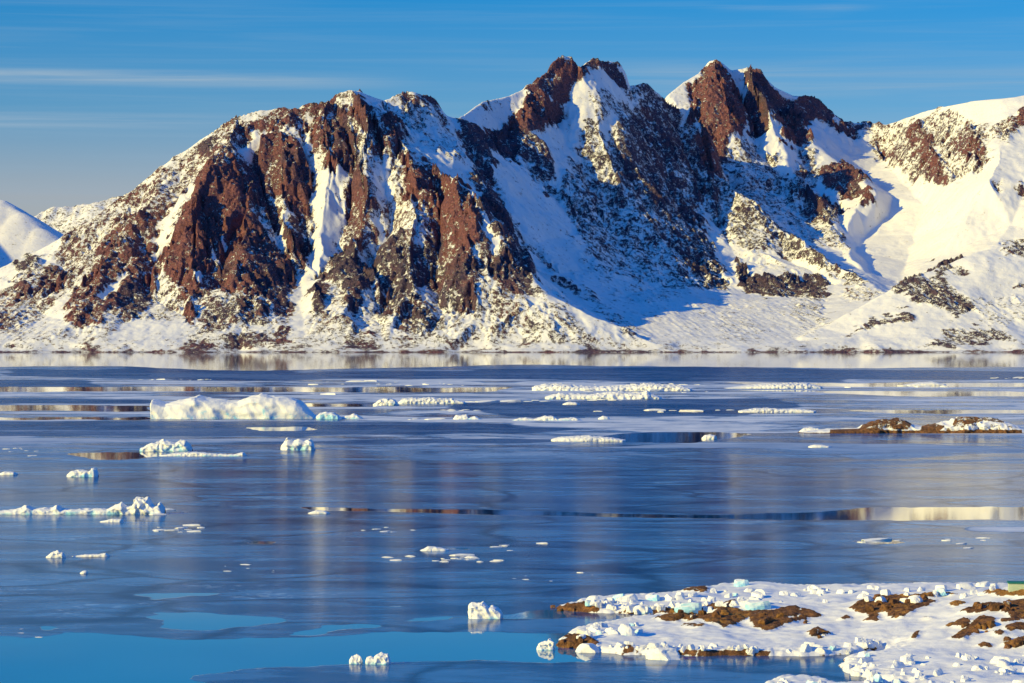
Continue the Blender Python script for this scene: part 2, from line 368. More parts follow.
def build_massif(mat):
    crest = [(-330,372,8500),(-200,330,8650),(-60,292,8780),(0,268,8830),(30,255,8870),(60,238,8920),(100,214,8970),(130,192,9010),(160,168,9040),(200,139.5,9090),(237,117,9130),(261,109.5,9150),(288,111,9160),(302,109,9170),
             (313,104,9170),(331,100,9175),(341,94,9180),(353,90,9180),(368,104,9185),(375,107,9190),(385,100,9350),(405,92,9400),(413,91,9400),(434,99,9450),(446,115,9500),
             (456,119,9550),(463,115,9650),(484,100,9800),(510,94,9850),(529,87,9880),(538,80,9885),(550,75,9890),(553,66,9900),(564,57,9900),(573,60,9905),(576,70,9910),(585,62,9930),(602,60,9930),
             (620,64,9930),(626,73,9930),(629,86,9930),(646,86,9940),(658,94,9950),(666,102,9955)]
    c_crest = [(600,190,10350),(640,140,10500),(666,96,10620),(684,82,10700),(699,73,10760),(708,61,10800),(715,59,10800),(724,63,10820),(731,69,10830),(748,66,10830),(762,73,10850),(776,87,10870),(795,96,10900),(813,99,10920),
               (827,110,10950),(842,122,11000),(851,127,11050),(860,124,11100),(887,124,11150),(907,117,11200),(923,111,11250),(948,105,11300),(969,101,11350),(1001,100,11350),(1014,97,11350),
               (1024,95,11350),(1100,88,11300),(1250,110,11200)]
    a_right = [(375,107,9190),(386,122,9140),(400,142,9070),(413,157,9010),(432,166,8980),(450,180,8860),(470,192,8760),(482,212,8640),(492,232,8550),(508,255,8440),(525,275,8370),(545,295,8300),(565,303,8260),(600,320,8190),(640,337,8130),(665,345,8080)]
    # ribs (r) and gullies (g) of the left mountain, all running down to the shore
    A = [
     # deep gully left of the big brown buttress
     [(200,139.5,9090),(192,175,8955),(178,205,8850),(160,235,8740),(153,265,8620),(152,300,8450),(150,335,8150)],
     # left rib (red)
     [(160,168,9040),(150,205,8870),(125,235,8740),(105,265,8600),(90,295,8430),(80,325,8220),(78,343,8090)],
     # gully further left
     [(100,214,8970),(80,250,8800),(60,285,8600),(45,315,8380),(40,340,8110)],
     [(60,238,8920),(40,270,8760),(18,300,8560),(0,325,8300),(-10,342,8110)],
     # big buttress
     [(237,117,9130),(222,160,8940),(205,190,8800),(195,225,8660),(190,255,8530),(195,290,8400),(198,320,8250),(196,343,8090)],
     [(228,215,8760),(226,240,8680),(222,262,8590),(226,290,8440)],
     [(252,150,9030),(250,190,8880),(245,220,8760),(243,250,8600),(235,290,8400),(240,325,8220),(245,343,8090)],
     # shaded gully to its right
     [(261,110,9150),(262,150,9035),(262,185,8940),(268,220,8820),(283,255,8690),(300,283,8540),(302,310,8360),(300,343,8090)],
     # rib with tan slab
     [(288,111,9160),(282,150,9010),(280,190,8880),(284,225,8760),(292,250,8660)],
     # gully
     [(302,109,9170),(305,145,9060),(312,185,8940),(312,225,8830),(308,260,8680)],
     # rib at 330
     [(331,100,9175),(327,130,9040),(330,160,8950),(326,190,8870),(322,230,8740),(318,275,8550),(318,320,8250),(315,343,8090)],
     [(341,94,9180),(350,130,9090),(356,165,8990),(352,205,8880),(340,245,8740)],
     # centre rib 365
     [(353,90,9180),(366,125,9040),(362,170,8900),(362,215,8760),(358,260,8560),(352,300,8360),(350,343,8090)],
     # couloir 378
     [(368,104,9185),(380,145,9040),(388,185,8920),(384,230,8770),(376,270,8600),(380,310,8350),(385,343,8090)],
     # rib 420
     [(400,142,9070),(412,180,8860),(415,220,8680),(412,260,8510),(410,300,8330),(415,343,8090)],
     [(432,166,8980),(440,205,8830),(440,240,8690),(436,275,8500),(440,310,8320),(450,343,8090)],
     [(450,180,8860),(462,215,8620),(466,250,8460),(470,285,8320),(480,320,8190),(490,343,8090)],
     [(482,212,8640),(484,240,8520),(492,262,8420)],
     [(508,255,8440),(512,280,8330),(525,310,8200),(540,343,8090)],
     [(565,303,8260),(575,325,8160),(590,343,8090)],
    ]
    V = [
     # gully behind the right-hand ridge of the left mountain
     [(385,112,9290),(400,124,9260),(425,146,9180),(450,166,9110),(470,190,9030),(488,214,8950),(506,240,8850),(524,265,8730),(545,290,8600),(575,308,8450),(615,326,8300),(650,341,8150)],
     [(434,99,9450),(438,125,9350),(452,150,9230),(466,172,9150)],
     # its far side
     [(446,115,9500),(462,140,9400),(482,160,9330),(498,186,9230),(512,211,9110),(532,245,8970),(560,274,8800),(600,301,8590),(640,326,8390),(662,341,8170)],
     # snow gully
     [(484,100,9800),(486,128,9690),(500,150,9590),(520,175,9430),(540,205,9270),(562,236,9090),(590,268,8880),(620,298,8660),(650,323,8420),(680,341,8170)],
     # ribs of the snowy face
     [(510,94,9850),(508,128,9740),(526,138,9690),(545,158,9600),(556,190,9430),(575,225,9230)],
     [(564,57,9900),(557,85,9840),(550,108,9780),(545,125,9730),(553,148,9640),(565,175,9520),(585,205,9350),(608,238,9170),(632,268,8980),(655,288,8820)],
     [(574,66,9907),(572,90,9850),(563,115,9790),(566,140,9710),(580,172,9570),(598,200,9430),(622,232,9230),(650,262,9030),(688,290,8800),(705,318,8520),(720,341,8180)],
     [(602,62,9920),(595,95,9790),(600,130,9650),(612,165,9520),(640,210,9320),(668,250,9090)],
     [(626,73,9930),(634,100,9870),(643,125,9790),(650,150,9680),(656,178,9570),(680,220,9350),(702,262,9120),(716,287,8980)],
     [(664,100,9955),(676,130,9900),(688,160,9790),(698,195,9620),(712,232,9400),(726,262,9200)],
     # right outline
     [(666,102,9955),(687,110,9950),(701,129,9900),(710,152,9830),(717,171,9770),(743,199,9620),(780,228,9400),(818,254,9150),(848,272,8980),(872,285,8830),(884,292,8720)],
     [(717,171,9770),(716,205,9600),(724,235,9420),(736,253,9290),(760,253,9230),(790,265,9130),(820,283,8990),(834,291,8880)],
     [(733,262,9230),(744,291,9010),(772,296,8960),(800,298,8920),(826,299,8870)],
     [(745,262,9260),(780,258,9240),(815,271,9100),(850,285,8880)],
     [(700,293,8850),(722,302,8780),(760,318,8600),(790,334,8350),(800,341,8190)],
     [(726,318,8570),(745,341,8180)],
     [(826,299,8870),(822,315,8600),(815,328,8400),(790,341,8170)],
     [(884,292,8720),(855,308,8560),(825,326,8360)],
    ]
    CC = [
     [(715,59,10800),(722,90,10640),(729,120,10500),(730,140,10400),(720,165,10260),(716,185,10150)],
     [(684,82,10700),(694,110,10540),(700,140,10400),(708,165,10270)],
     [(735,74,10835),(742,103,10740),(752,130,10600),(766,160,10400),(786,195,10150),(810,225,9880),(836,250,9580),(862,272,9250),(885,288,9000)],
     [(716,190,10120),(735,205,9990),(765,228,9800),(800,250,9500),(840,270,9150)],
     [(748,66,10830),(757,95,10690),(770,125,10560),(785,150,10420),(800,180,10240),(820,212,9980),(842,242,9650),(858,262,9350)],
     [(776,87,10870),(782,110,10800),(795,145,10620),(812,180,10370),(832,212,10080),(848,235,9820)],
     [(795,96,10900),(802,120,10780),(816,145,10620),(836,162,10480),(856,176,10330),(874,188,10180),(874,198,10080),(856,207,10000),(836,222,9880)],
     [(813,99,10920),(822,128,10880),(842,152,10760),(866,175,10600),(892,196,10420),(886,215,10200),(866,236,9950),(858,252,9700),(872,272,9400),(890,290,9050)],
     [(868,130,11080),(880,155,10950),(905,185,10700),(925,205,10500)],
     [(907,117,11200),(918,135,11060),(935,160,10900),(948,182,10720)],
     [(923,111,11250),(930,130,11150),(945,155,10980),(955,180,10800)],
     [(969,101,11350),(968,125,11220),(978,150,11000),(968,185,10700)],
     [(1014,97,11350),(1008,120,11150),(1000,150,10900),(990,180,10650),(975,200,10450)],
     [(1100,88,11300),(1060,140,10950),(1024,185,10600)],
     [(925,205,10500),(915,235,10100),(905,262,9700),(900,285,9300),(905,296,9050)],
     [(968,190,10600),(960,225,10150),(945,255,9700),(930,275,9350)],
     [(1024,190,10550),(1010,225,10100),(990,250,9700),(970,270,9300)],
     [(1150,190,10500),(1120,240,9800),(1080,270,9200)],
    ]
    E = [
     [(784,345,8080),(800,338,8200),(820,328,8300),(860,306,8400),(890,291,8450),(912,278,8500),(935,268,8560),(955,260,8600),(985,250,8650),(1024,243,8700),(1100,228,8800),(1250,235,8800)],
     [(820,345,8090),(860,336,8180),(900,316,8280),(940,298,8360),(985,285,8450),(1024,278,8500),(1100,268,8550),(1250,270,8560)],
     [(880,345,8070),(920,334,8150),(960,322,8230),(1000,318,8260),(1060,314,8280),(1250,310,8280)],
     [(890,305,8700),(930,300,8900),(980,292,9000),(1060,280,9050),(1250,270,9080)],
    ]
    shore = [(px, 0, 7990 + 22 * math.sin(px * 0.031) + 14 * math.sin(px * 0.083 + 1)) for px in range(-420, 1340, 20)]
    shore = [((p[0] - 512) / F * p[2], p[2], -1.0) for p in shore]
    fore = [(x, y - 70, -14) for x, y, z in shore]
    bench = [(x * 1.01, y + 55, 8.0 + 2.5 * math.sin(x * 0.02) + 2 * math.sin(x * 0.051)) for x, y, z in shore]
    def push(l, k, x0=500.0):
        return [(p[0], p[1], p[2] + k * min(1, max(0, (p[0] - x0) / 200)) * min(1, max(0, (341 - p[1]) / 60))) for p in l]
    def pull(l):
        return [(p[0], p[1], p[2] - 1050 * min(1, max(0, (p[0] - 868) / 110)) * min(1, max(0, (300 - p[1]) / 120))) for p in l]
    crest = push(crest, 520, 480.0); V = [push(l, 520, 480.0) for l in V]
    c_crest = pull(push(c_crest, 420, 300.0)); CC = [pull(push(l, 420, 400.0)) for l in CC]
    lines = [px_line(l) for l in ([crest, c_crest, a_right] + A + V + CC + E)] + [shore, fore, bench]
    # back slopes
    def back(ln, dy, dz):
        return [(x * 1.03, y + dy, z - dz) for x, y, z in px_line(ln)]
    lines.append(back(crest[:26], 420, 330)); lines.append(back(crest[26:], 260, 200))
    lines.append([(x, y + 800, 40) for x, y, z in px_line(crest[:20:3])])
    lines.append(back(c_crest[3:], 420, 300))
    lines.append([(-2600, 12500, 0), (0, 12500, 60), (2600, 12500, 200)])
    lines.append([(-2600, 7900, -15), (-2600, 12500, 0)]); lines.append([(2700, 7900, -15), (2700, 12500, 200)])
    dx = 3.4
    xs = np.arange(-2250, 2350, dx, dtype=np.float64); ys = np.arange(7940, 12100, dx, dtype=np.float64)
    X, Y = np.meshgrid(xs, ys)
    # a gentle warp so that no TIN edge stays straight; it fades out with nothing: heights only
    wx = fbm(X / 160, Y / 160, 4, 3) * 26; wy = fbm(X / 160 + 50, Y / 160, 4, 9) * 26
    skyl = px_line(crest) + px_line(c_crest)
    H0 = tin(lines, X, Y)
    H0 = blur(H0, 2)
    # sample warped
    ii = np.clip(((X + wx - xs[0]) / dx), 0, len(xs) - 2); jj = np.clip(((Y + wy - ys[0]) / dx), 0, len(ys) - 2)
    i0 = ii.astype(int); j0 = jj.astype(int); fi = ii - i0; fj = jj - j0
    H1 = (H0[j0, i0] * (1 - fi) + H0[j0, i0 + 1] * fi) * (1 - fj) + (H0[j0 + 1, i0] * (1 - fi) + H0[j0 + 1, i0 + 1] * fi) * fj
    # keep skyline crests where they were traced
    dcrest = np.minimum(segdist(X, Y, [(p[0], p[1]) for p in px_line(crest)], False), segdist(X, Y, [(p[0], p[1]) for p in px_line(c_crest)], False))
    keep = np.clip(1 - dcrest / 70, 0, 1); keep = keep * keep * (3 - 2 * keep)
    H = (H1 * (1 - keep) + H0 * keep).astype(np.float32)
    PX = 512 + X * F / Y; PY = HZ - (H - CH) * F / Y
    QX = PX + fbm(X / 95, Y / 95 + H / 80, 4, 201, 0.6) * 15; QY = PY + fbm(X / 95, Y / 95 + H / 80 + 40, 4, 205, 0.6) * 15
    rock = paint(QX, QY, ROCK, 0.0, 0); warm = paint(QX, QY, ROCK, 0.5, 1)
    rock = rock + np.where(rock < 0.02, np.clip((800 - PX) / 80, 0, 1) * 0.14 - 0.04, 0)
    rock = blur(rock, 2); warm = blur(warm, 6)
    rough = blur(np.clip(rock, 0, 1).copy(), 8)
    def stria(sgn, seed):
        s = sgn * X * 0.74 + H * 0.67; c = -sgn * X * 0.67 + H * 0.74
        return fbm(c / 26, s / 120, 4, seed, 0.6, True) * 0.7 + fbm(c / 9, s / 34, 3, seed + 4, 0.6) * 0.6
    wr = np.clip((PX - 250) / 170, 0, 1); wr = wr * wr * (3 - 2 * wr)
    st = stria(1, 501) * (1 - wr) + stria(-1, 521) * wr
    st = st.astype(np.float32)
    amp = np.clip(H / 80, 0.06, 1) * (0.07 + 0.93 * np.clip(rough * 1.3, 0, 1))
    amp = amp * (1 - 0.45 * keep) * np.where((Y < 8950) & (PX > 790), 0.3, 1)
    rib = np.zeros_like(H)
    for k, (wl, a) in enumerate([(320, 36), (150, 14), (75, 4), (38, 1.5), (19, 0.8)]):
        g, L = gullies(X, Y, blur(H, 2) if k else H, 1.0 / wl, 31 * k + 5)
        s = np.clip(L, 0, 1.1)
        H = H + (a * g * s * amp).astype(np.float32)
        rib += g * s * (0.3, 0.45, 0.5, 0.5, 0.4)[k]
    Hs = blur(H, 10)
    rn = fbm(X / 60, (Y + 1.3 * Hs) / 60, 5, 77, 0.55, True)
    H = H + (rn - 0.2) * 11 * amp * (0.3 + 0.7 * rough)
    H = H + (st - 0.1) * 13 * rough * np.clip(H / 60, 0.1, 1) * (1 - 0.6 * keep)
    # blocky crags
    cr = fbm(X / 16, (Y + 1.3 * Hs) / 16, 3, 101, 0.6)
    H = H + cr * (2.5 + 4 * keep) * rough * np.clip(H / 40, 0.15, 1)
    # low shore
    H = np.where(H < 25, H + fbm(X / 45, Y / 45, 4, 5) * 2.5 * np.clip((Y - 7965) / 40, 0, 1) * np.clip((60 - H) / 40, 0, 1), H)
    gy, gx = np.gradient(H, dx, dx)
    slope = np.hypot(gx, gy)
    dens = np.minimum(rock, 0.86) * 0.95 + 0.42 * (st - 0.06) * np.clip(rock * 2.4, 0.12, 1) + 0.10 * rib * np.clip(rock * 2.2, 0.1, 1) + 0.14 * (slope - 0.8) * np.clip(rock * 2.2, 0.15, 1)
    pt = np.clip(fbm(X / 75, Y * 0 + 3.3, 3, 17) + 0.15, 0, 1)
    shoreband = np.clip(1 - np.abs(H - 1) / (3.0 + 34 * pt), 0, 1) * np.clip(1 - np.abs(Y - 8010) / 90, 0, 1)
    dens = np.maximum(dens, np.clip(shoreband * 1.8, 0, 1) * (0.78 + 0.9 * fbm(X / 90, Y / 90, 3, 12)))
    low = np.clip(1 - (H - 10) / 45, 0, 1) * np.clip(1 - np.abs(Y - 8080) / 120, 0, 1)
    dens = dens + low * (0.22 + 0.6 * fbm(X / 70, Y / 40, 3, 15))
    v = np.stack([X, Y, H], -1).reshape(-1, 3)
    o = mesh_np('mountain', v, grid_faces(*X.shape), mat, True, attrs={'rock': dens, 'warm': warm})
    tag(o, 'snow-covered rocky mountain massif with brown cliffs rising beyond the fjord', 'mountain', kind='structure')
    return o

def far_hill(name, label, sky, seed, mat, rockd, dx=9.0, wid=(-3400, -900), dep=(10500, 14500), slope=0.62, tilt=0.0):
    xs = np.arange(wid[0], wid[1], dx); ys = np.arange(dep[0], dep[1], dx)
    X, Y = np.meshgrid(xs, ys)
    pts = px_line(sky)
    H = np.full(X.shape, -1e3)
    for (a, b) in zip(pts[:-1], pts[1:]):
        vx, vy = b[0] - a[0], b[1] - a[1]
        t = np.clip(((X - a[0]) * vx + (Y - a[1]) * vy) / (vx * vx + vy * vy), 0, 1)
        d = np.hypot(X - a[0] - t * vx, Y - a[1] - t * vy)
        z = a[2] + (b[2] - a[2]) * t - slope * (np.sqrt(d * d + 900) - 30)
        H = np.maximum(H, z)
    H = H.astype(np.float32)
    g, L = gullies(X, Y, H, 1 / 240.0, seed); H = H + 14 * g * rockd
    H = H + fbm(X / 120, Y / 120, 5, seed) * (6 + 26 * rockd)
    H = np.maximum(H, -20)
    rk = np.full(H.shape, 0.1 + 0.4 * rockd) + 0.2 * fbm(X / 300, Y / 300, 3, seed + 3)
    v = np.stack([X, Y, H], -1).reshape(-1, 3)
    o = mesh_np(name, v, grid_faces(*X.shape), mat, True, attrs={'rock': rk, 'warm': np.full(H.shape, 0.25)})
    tag(o, label, 'hill', kind='structure')
    return o
# ------------------------------------------------------------------ the fjord: open leads, rippled water, thin ice, frost
OPEN = [
 [(-400,340),(1500,340),(1500,366),(1024,367),(800,368),(512,365),(380,368),(250,371),(100,366),(-400,368)],
 [(-400,386.5),(70,387),(150,386.5),(300,387),(420,387.5),(520,387),(500,391.5),(380,392.5),(250,392),(80,391.5),(-400,392)],
 [(-400,405),(60,405),(152,406),(152,411),(80,411),(-400,412)], [(212,403),(330,403.5),(380,404),(370,407),(310,407),(300,405)],
 [(-60,417),(60,417.5),(153,416.5),(153,419.5),(60,420),(-60,420)], [(72,453),(110,452.5),(152,452.5),(170,455),(140,459.5),(84,460)],
 [(598,437),(635,432.5),(720,431.5),(752,434),(700,443),(625,442.5)],
 [(296,506.5),(350,508),(500,510),(600,513),(700,515),(800,513),(870,507.5),(1300,505),(1300,519.5),(940,520),(860,520.5),(760,519.5),(640,517.5),(500,515.5),(400,512),(310,510.5)],
 [(720,382),(850,383),(1300,383),(1300,387.5),(860,387),(740,384.5)], [(700,389.5),(870,391.5),(1300,392),(1300,397),(900,396),(800,392)], [(840,410),(1300,409),(1300,414),(900,414)],
 [(-400,636),(0,637),(30,639),(60,634),(100,634),(140,637),(180,639.5),(220,639.5),(256,637.5),(330,636),(390,633),(512,632),(575,632),(575,648),(590,662),(480,661),(410,662),(350,664.5),(256,668),(185,676),(215,684),(260,720),(-400,900)],
 [(150,613),(190,611.5),(256,616),(282,617),(278,624),(250,625.5),(230,626),(215,631),(190,631.5),(152,629),(162,622)],
 [(128,595.5),(150,593),(232,591.5),(185,597),(155,600)], [(36,626),(58,628),(40,629.5)], [(292,634),(325,624),(388,622.5),(372,628),(345,630.5),(320,634)],
 [(392,622.5),(410,616.5),(450,616),(458,620),(420,622.5)], [(498,613),(575,611),(580,617),(500,619)], [(388,606),(402,605.5),(400,608)],
 [(245,428),(300,427),(310,430),(260,431)], [(860,539),(905,540),(915,543),(870,544)],
 [(245,540.5),(275,541.5),(272,544),(248,543)], [(440,548),(470,548.6),(468,550),(442,549.8)],
]
RIPPLE = [
 [(-400,380),(92,380.5),(104,388),(-400,388)], [(0,369),(300,372),(700,368.5),(1300,373),(1300,380),(600,378.5),(200,380),(0,376)],
 [(-400,397.5),(152,398.5),(152,404.5),(-400,405)], [(-400,421),(320,421),(500,424),(600,429),(540,434),(300,437),(-400,438)],
 [(215,442),(350,439),(512,437.5),(610,440),(520,444),(256,445.5),(-50,441)], [(430,403),(560,401),(760,398),(800,404),(740,416),(520,417)],
 [(480,369),(700,367),(860,370),(840,382),(640,381),(500,379)], [(120,366),(320,369),(260,373),(100,371)],
]
FROST = [
 [(505,421.5),(560,422.5),(660,423),(742,425),(742,428.5),(690,432),(600,429.5),(510,428.5)], [(365,418),(520,418),(560,420.5),(500,422),(380,421)],
 [(150,374),(300,374.5),(345,377),(420,380),(500,382),(470,385),(360,381),(150,377.5)], [(520,381),(640,384),(700,385),(690,390),(560,388),(500,384)],
 [(715,385),(820,382),(835,387),(720,389)], [(0,412),(150,412.5),(150,414),(0,414.5)], [(960,527),(1100,526),(1100,533),(970,532)],
]
def build_water():
    rows = np.concatenate([[341.5 + CH * F / y for y in (40000, 20000, 12000, 9500, 8600)], np.arange(351.6, 400, 0.4), np.arange(400, 690, 0.6), np.linspace(690, 1200, 40)])
    cols = np.concatenate([np.linspace(-4200, -420, 14), np.arange(-400, 1430, 5.0), np.linspace(1450, 5200, 14)])
    PX, PY = np.meshgrid(cols, rows)
    Y = CH * F / (PY - HZ); X = (PX - 512) / F * Y
    sx = 0.012; 
    n1 = fbm(PX * sx, PY * 0.16, 4, 301); n2 = fbm(PX * sx, PY * 0.16 + 40, 4, 311)
    near = np.clip((PY - 520) / 60, 0, 1)
    qx = PX + n1 * 22; qy = PY + n2 * (1.2 + 3.0 * near)
    op = np.zeros(PX.shape, np.float32); ri = op.copy(); fr = op.copy()
    for p in OPEN: op[inpoly(qx, qy, p)] = 1
    for p in RIPPLE: ri[inpoly(qx, qy, p)] = 1
    for p in FROST: fr[inpoly(qx, qy, p)] = 1
    op = blur(op, 1); ri = blur(ri, 5); fr = blur(fr, 4)
    far = np.clip(1 - (PY - 430) / 40, 0, 1) * np.clip((PY - 366) / 8, 0, 1)
    far[PY < 351] = 0
    m, nt, out = new_mat('fjord_water'); b = NB(nt)
    pos = b.pos(); aop = b.attr('open'); ari = b.attr('ripple'); afr = b.attr('frost'); afar = b.attr('far')
    big = b.noise(pos, 0.012, 4, 0.62, 0.6); mid = b.noise(pos, 0.055, 5, 0.65, 0.8); fine = b.noise(pos, 0.5, 4, 0.6)
    streak = b.noise(b.vscale(pos, (0.25, 1, 1)), 0.006, 6, 0.7, 0.5)
    sy = b.n('ShaderNodeSeparateXYZ'); b.l(pos, sy.inputs[0])
    o = b.mapr(b.math('ADD', aop, b.math('MULTIPLY', b.math('SUBTRACT', mid, 0.5), b.mapr(sy.outputs['Y'], 400, 520, 2.4, 0.9))), 0.46, 0.54)
    r = b.math('MULTIPLY', b.mapr(b.math('ADD', ari, b.math('MULTIPLY', b.math('SUBTRACT', streak, 0.5), 2.4)), 0.42, 0.6), b.math('SUBTRACT', 1.0, o))
    f1 = b.mapr(b.math('ADD', afr, b.math('MULTIPLY', b.math('SUBTRACT', streak, 0.5), 2.6)), 0.55, 0.85)
    f2 = b.math('MULTIPLY', b.mapr(b.noise(b.vscale(pos, (0.7, 1, 1)), 0.014, 6, 0.72, 0.6), 0.455, 0.53), afar)
    f = b.math('MULTIPLY', b.math('MULTIPLY', b.math('MAXIMUM', f1, f2), b.math('SUBTRACT', 1.0, o)), b.math('SUBTRACT', 1.0, b.math('MULTIPLY', r, 0.7)))
    # cracks and refrozen plates in the thin ice
    vv = b.n('ShaderNodeVectorMath', operation='ADD'); b.l(pos, vv.inputs[0])
    nv = b.n('ShaderNodeTexNoise'); b.l(pos, nv.inputs['Vector']); nv.inputs['Scale'].default_value = 0.03; nv.inputs['Detail'].default_value = 5
    sc = b.n('ShaderNodeVectorMath', operation='SCALE'); b.l(nv.outputs['Color'], sc.inputs[0]); sc.inputs['Scale'].default_value = 26
    b.l(sc.outputs[0], vv.inputs[1])
    v1 = b.vor(vv.outputs[0], 0.024, 'DISTANCE_TO_EDGE'); v2 = b.vor(vv.outputs[0], 0.024, 'F1')
    crack = b.mapr(v1.outputs['Distance'], 0.0, 0.045, 1.0, 0.0)
    plate = b.n('ShaderNodeSeparateColor'); b.l(v2.outputs['Color'], plate.inputs[0])
    tone = b.math('ADD', b.math('MULTIPLY', b.mapr(mid, 0.38, 0.62), 0.6), b.math('ADD', b.math('MULTIPLY', b.mapr(big, 0.35, 0.65), 0.35), b.math('MULTIPLY', plate.outputs[0], 0.3)))
    tone = b.math('MULTIPLY', tone, b.math('SUBTRACT', 1.0, b.math('MULTIPLY', crack, 0.65)))
    ice = b.mix(tone, (0.006, 0.03, 0.10), (0.05, 0.12, 0.24))
    ice = b.mix(b.mapr(b.math('MULTIPLY', fine, tone), 0.52, 0.62), ice, (0.35, 0.45, 0.55))
    frc = b.mix(b.mapr(mid, 0.35, 0.65), (0.42, 0.47, 0.55), (0.82, 0.82, 0.82))
    wat = b.mix(r, ice, (0.004, 0.022, 0.075)); sy = b.n('ShaderNodeSeparateXYZ'); b.l(pos, sy.inputs[0])
    wat = b.mix(o, wat, b.mix(b.mapr(sy.outputs['Y'], 380, 520), b.mix(b.mapr(big, 0.35, 0.65), (0.0, 0.22, 0.42), (0.0, 0.15, 0.34)), (0.002, 0.02, 0.06)))  # near open water: azure of the reflected sky painted into the base colour
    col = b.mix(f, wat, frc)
    rough_ice = b.math('ADD', 0.075, b.math('MULTIPLY', tone, 0.05))
    ro = b.math('MULTIPLY', rough_ice, b.math('SUBTRACT', 1.0, o)); ro = b.math('ADD', ro, b.mapr(sy.outputs['Y'], 1500, 3500, 0.012, 0.03))
    ro = b.math('ADD', ro, b.math('MULTIPLY', f, 0.4)); ro = b.math('ADD', ro, b.math('MULTIPLY', r, 0.04))
    h = b.math('MULTIPLY', b.noise(b.vscale(pos, (1, 1.6, 1)), 0.9, 4, 0.6), b.math('ADD', 0.012, b.math('MULTIPLY', r, 0.14)))
    h = b.math('ADD', h, b.math('MULTIPLY', b.math('MULTIPLY', mid, 0.03), b.math('SUBTRACT', 1.0, o)))
    h = b.math('MULTIPLY', h, b.math('SUBTRACT', 1.0, b.math('MULTIPLY', o, 0.85)))
    bp = b.bump(h, 1.0, 1.0)
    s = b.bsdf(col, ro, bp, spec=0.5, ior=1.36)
    # matt share of the surface: slush, frost crust and rippled water painted dark
    st2 = b.noise(b.vscale(pos, (0.3, 1, 1)), 0.05, 7, 0.68, 0.9)
    st3 = b.noise(b.vscale(pos, (0.45, 1, 1)), 0.21, 5, 0.7, 0.8)
    sl = b.math('ADD', b.math('MULTIPLY', st2, 0.65), b.math('MULTIPLY', st3, 0.35))
    slush = b.mapr(sl, 0.46, 0.53)
    dcol = b.mix(b.math('MULTIPLY', b.math('ADD', b.math('MULTIPLY', slush, 0.5), b.math('MULTIPLY', b.mapr(sl, 0.4, 0.66), 0.5)), b.math('ADD', 0.4, b.math('MULTIPLY', tone, 0.6))), (0.002, 0.035, 0.18), (0.10, 0.34, 0.72))
    dcol = b.mix(r, dcol, (0.003, 0.035, 0.16))  # ripples: dark blue of the high sky they mirror, painted as matt colour
    dcol = b.mix(b.math('MULTIPLY', crack, 0.6), dcol, (0.001, 0.012, 0.06))
    df = b.n('ShaderNodeBsdfDiffuse'); b.l(dcol, df.inputs['Color']); b.l(bp, df.inputs['Normal'])
    mf = b.math('MULTIPLY', b.math('ADD', b.math('ADD', 0.38, b.math('MULTIPLY', crack, 0.15)), b.math('MULTIPLY', r, 0.14)), b.math('SUBTRACT', 1.0, o))
    mf = b.math('MULTIPLY', mf, b.math('SUBTRACT', 1.0, f))
    mx = b.n('ShaderNodeMixShader'); b.l(mf, mx.inputs[0]); b.l(s.outputs[0], mx.inputs[1]); b.l(df.outputs[0], mx.inputs[2])
    b.l(mx.outputs[0], out.inputs[0])
    v = np.stack([X, Y, np.zeros_like(X)], -1).reshape(-1, 3)
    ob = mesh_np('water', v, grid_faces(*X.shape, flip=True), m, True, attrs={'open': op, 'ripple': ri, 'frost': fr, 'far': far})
    tag(ob, 'calm blue fjord with thin grey ice, frost streaks and mirror-smooth open leads', 'water', kind='structure')
    # seabed that closes the scene below the water
    return ob

# ------------------------------------------------------------------ floating ice
def ice_material():
    m, nt, out = new_mat('glacier_ice'); b = NB(nt)
    tc = b.n('ShaderNodeTexCoord').outputs['Object']; g = b.n('ShaderNodeNewGeometry')
    sep = b.n('ShaderNodeSeparateXYZ'); b.l(g.outputs['Normal'], sep.inputs[0])
    blue = b.attr('blue')
    n = b.noise(tc, 0.35, 5, 0.6, 0.5); n2 = b.noise(tc, 2.2, 5, 0.6)
    f = b.mapr(b.math('ADD', blue, b.math('MULTIPLY', b.math('SUBTRACT', n, 0.5), 2.2)), 0.45, 0.75)
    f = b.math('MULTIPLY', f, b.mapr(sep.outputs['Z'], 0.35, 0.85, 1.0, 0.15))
    snow = b.mix(b.mapr(n2, 0.3, 0.7), (0.80, 0.79, 0.77), (0.86, 0.85, 0.82))
    col = b.mix(f, snow, (0.34, 0.66, 0.80))
    h = b.math('ADD', b.math('MULTIPLY', n2, 0.08), b.math('MULTIPLY', b.noise(tc, 0.5, 4, 0.6), 0.5))
    s = b.bsdf(col, b.mapr(f, 0, 1, 0.75, 0.3), b.bump(h, 0.7, 1.0), spec=0.25)
    s.inputs['Subsurface Weight'].default_value = 0.0
    b.l(s.outputs[0], out.inputs[0])
    return m

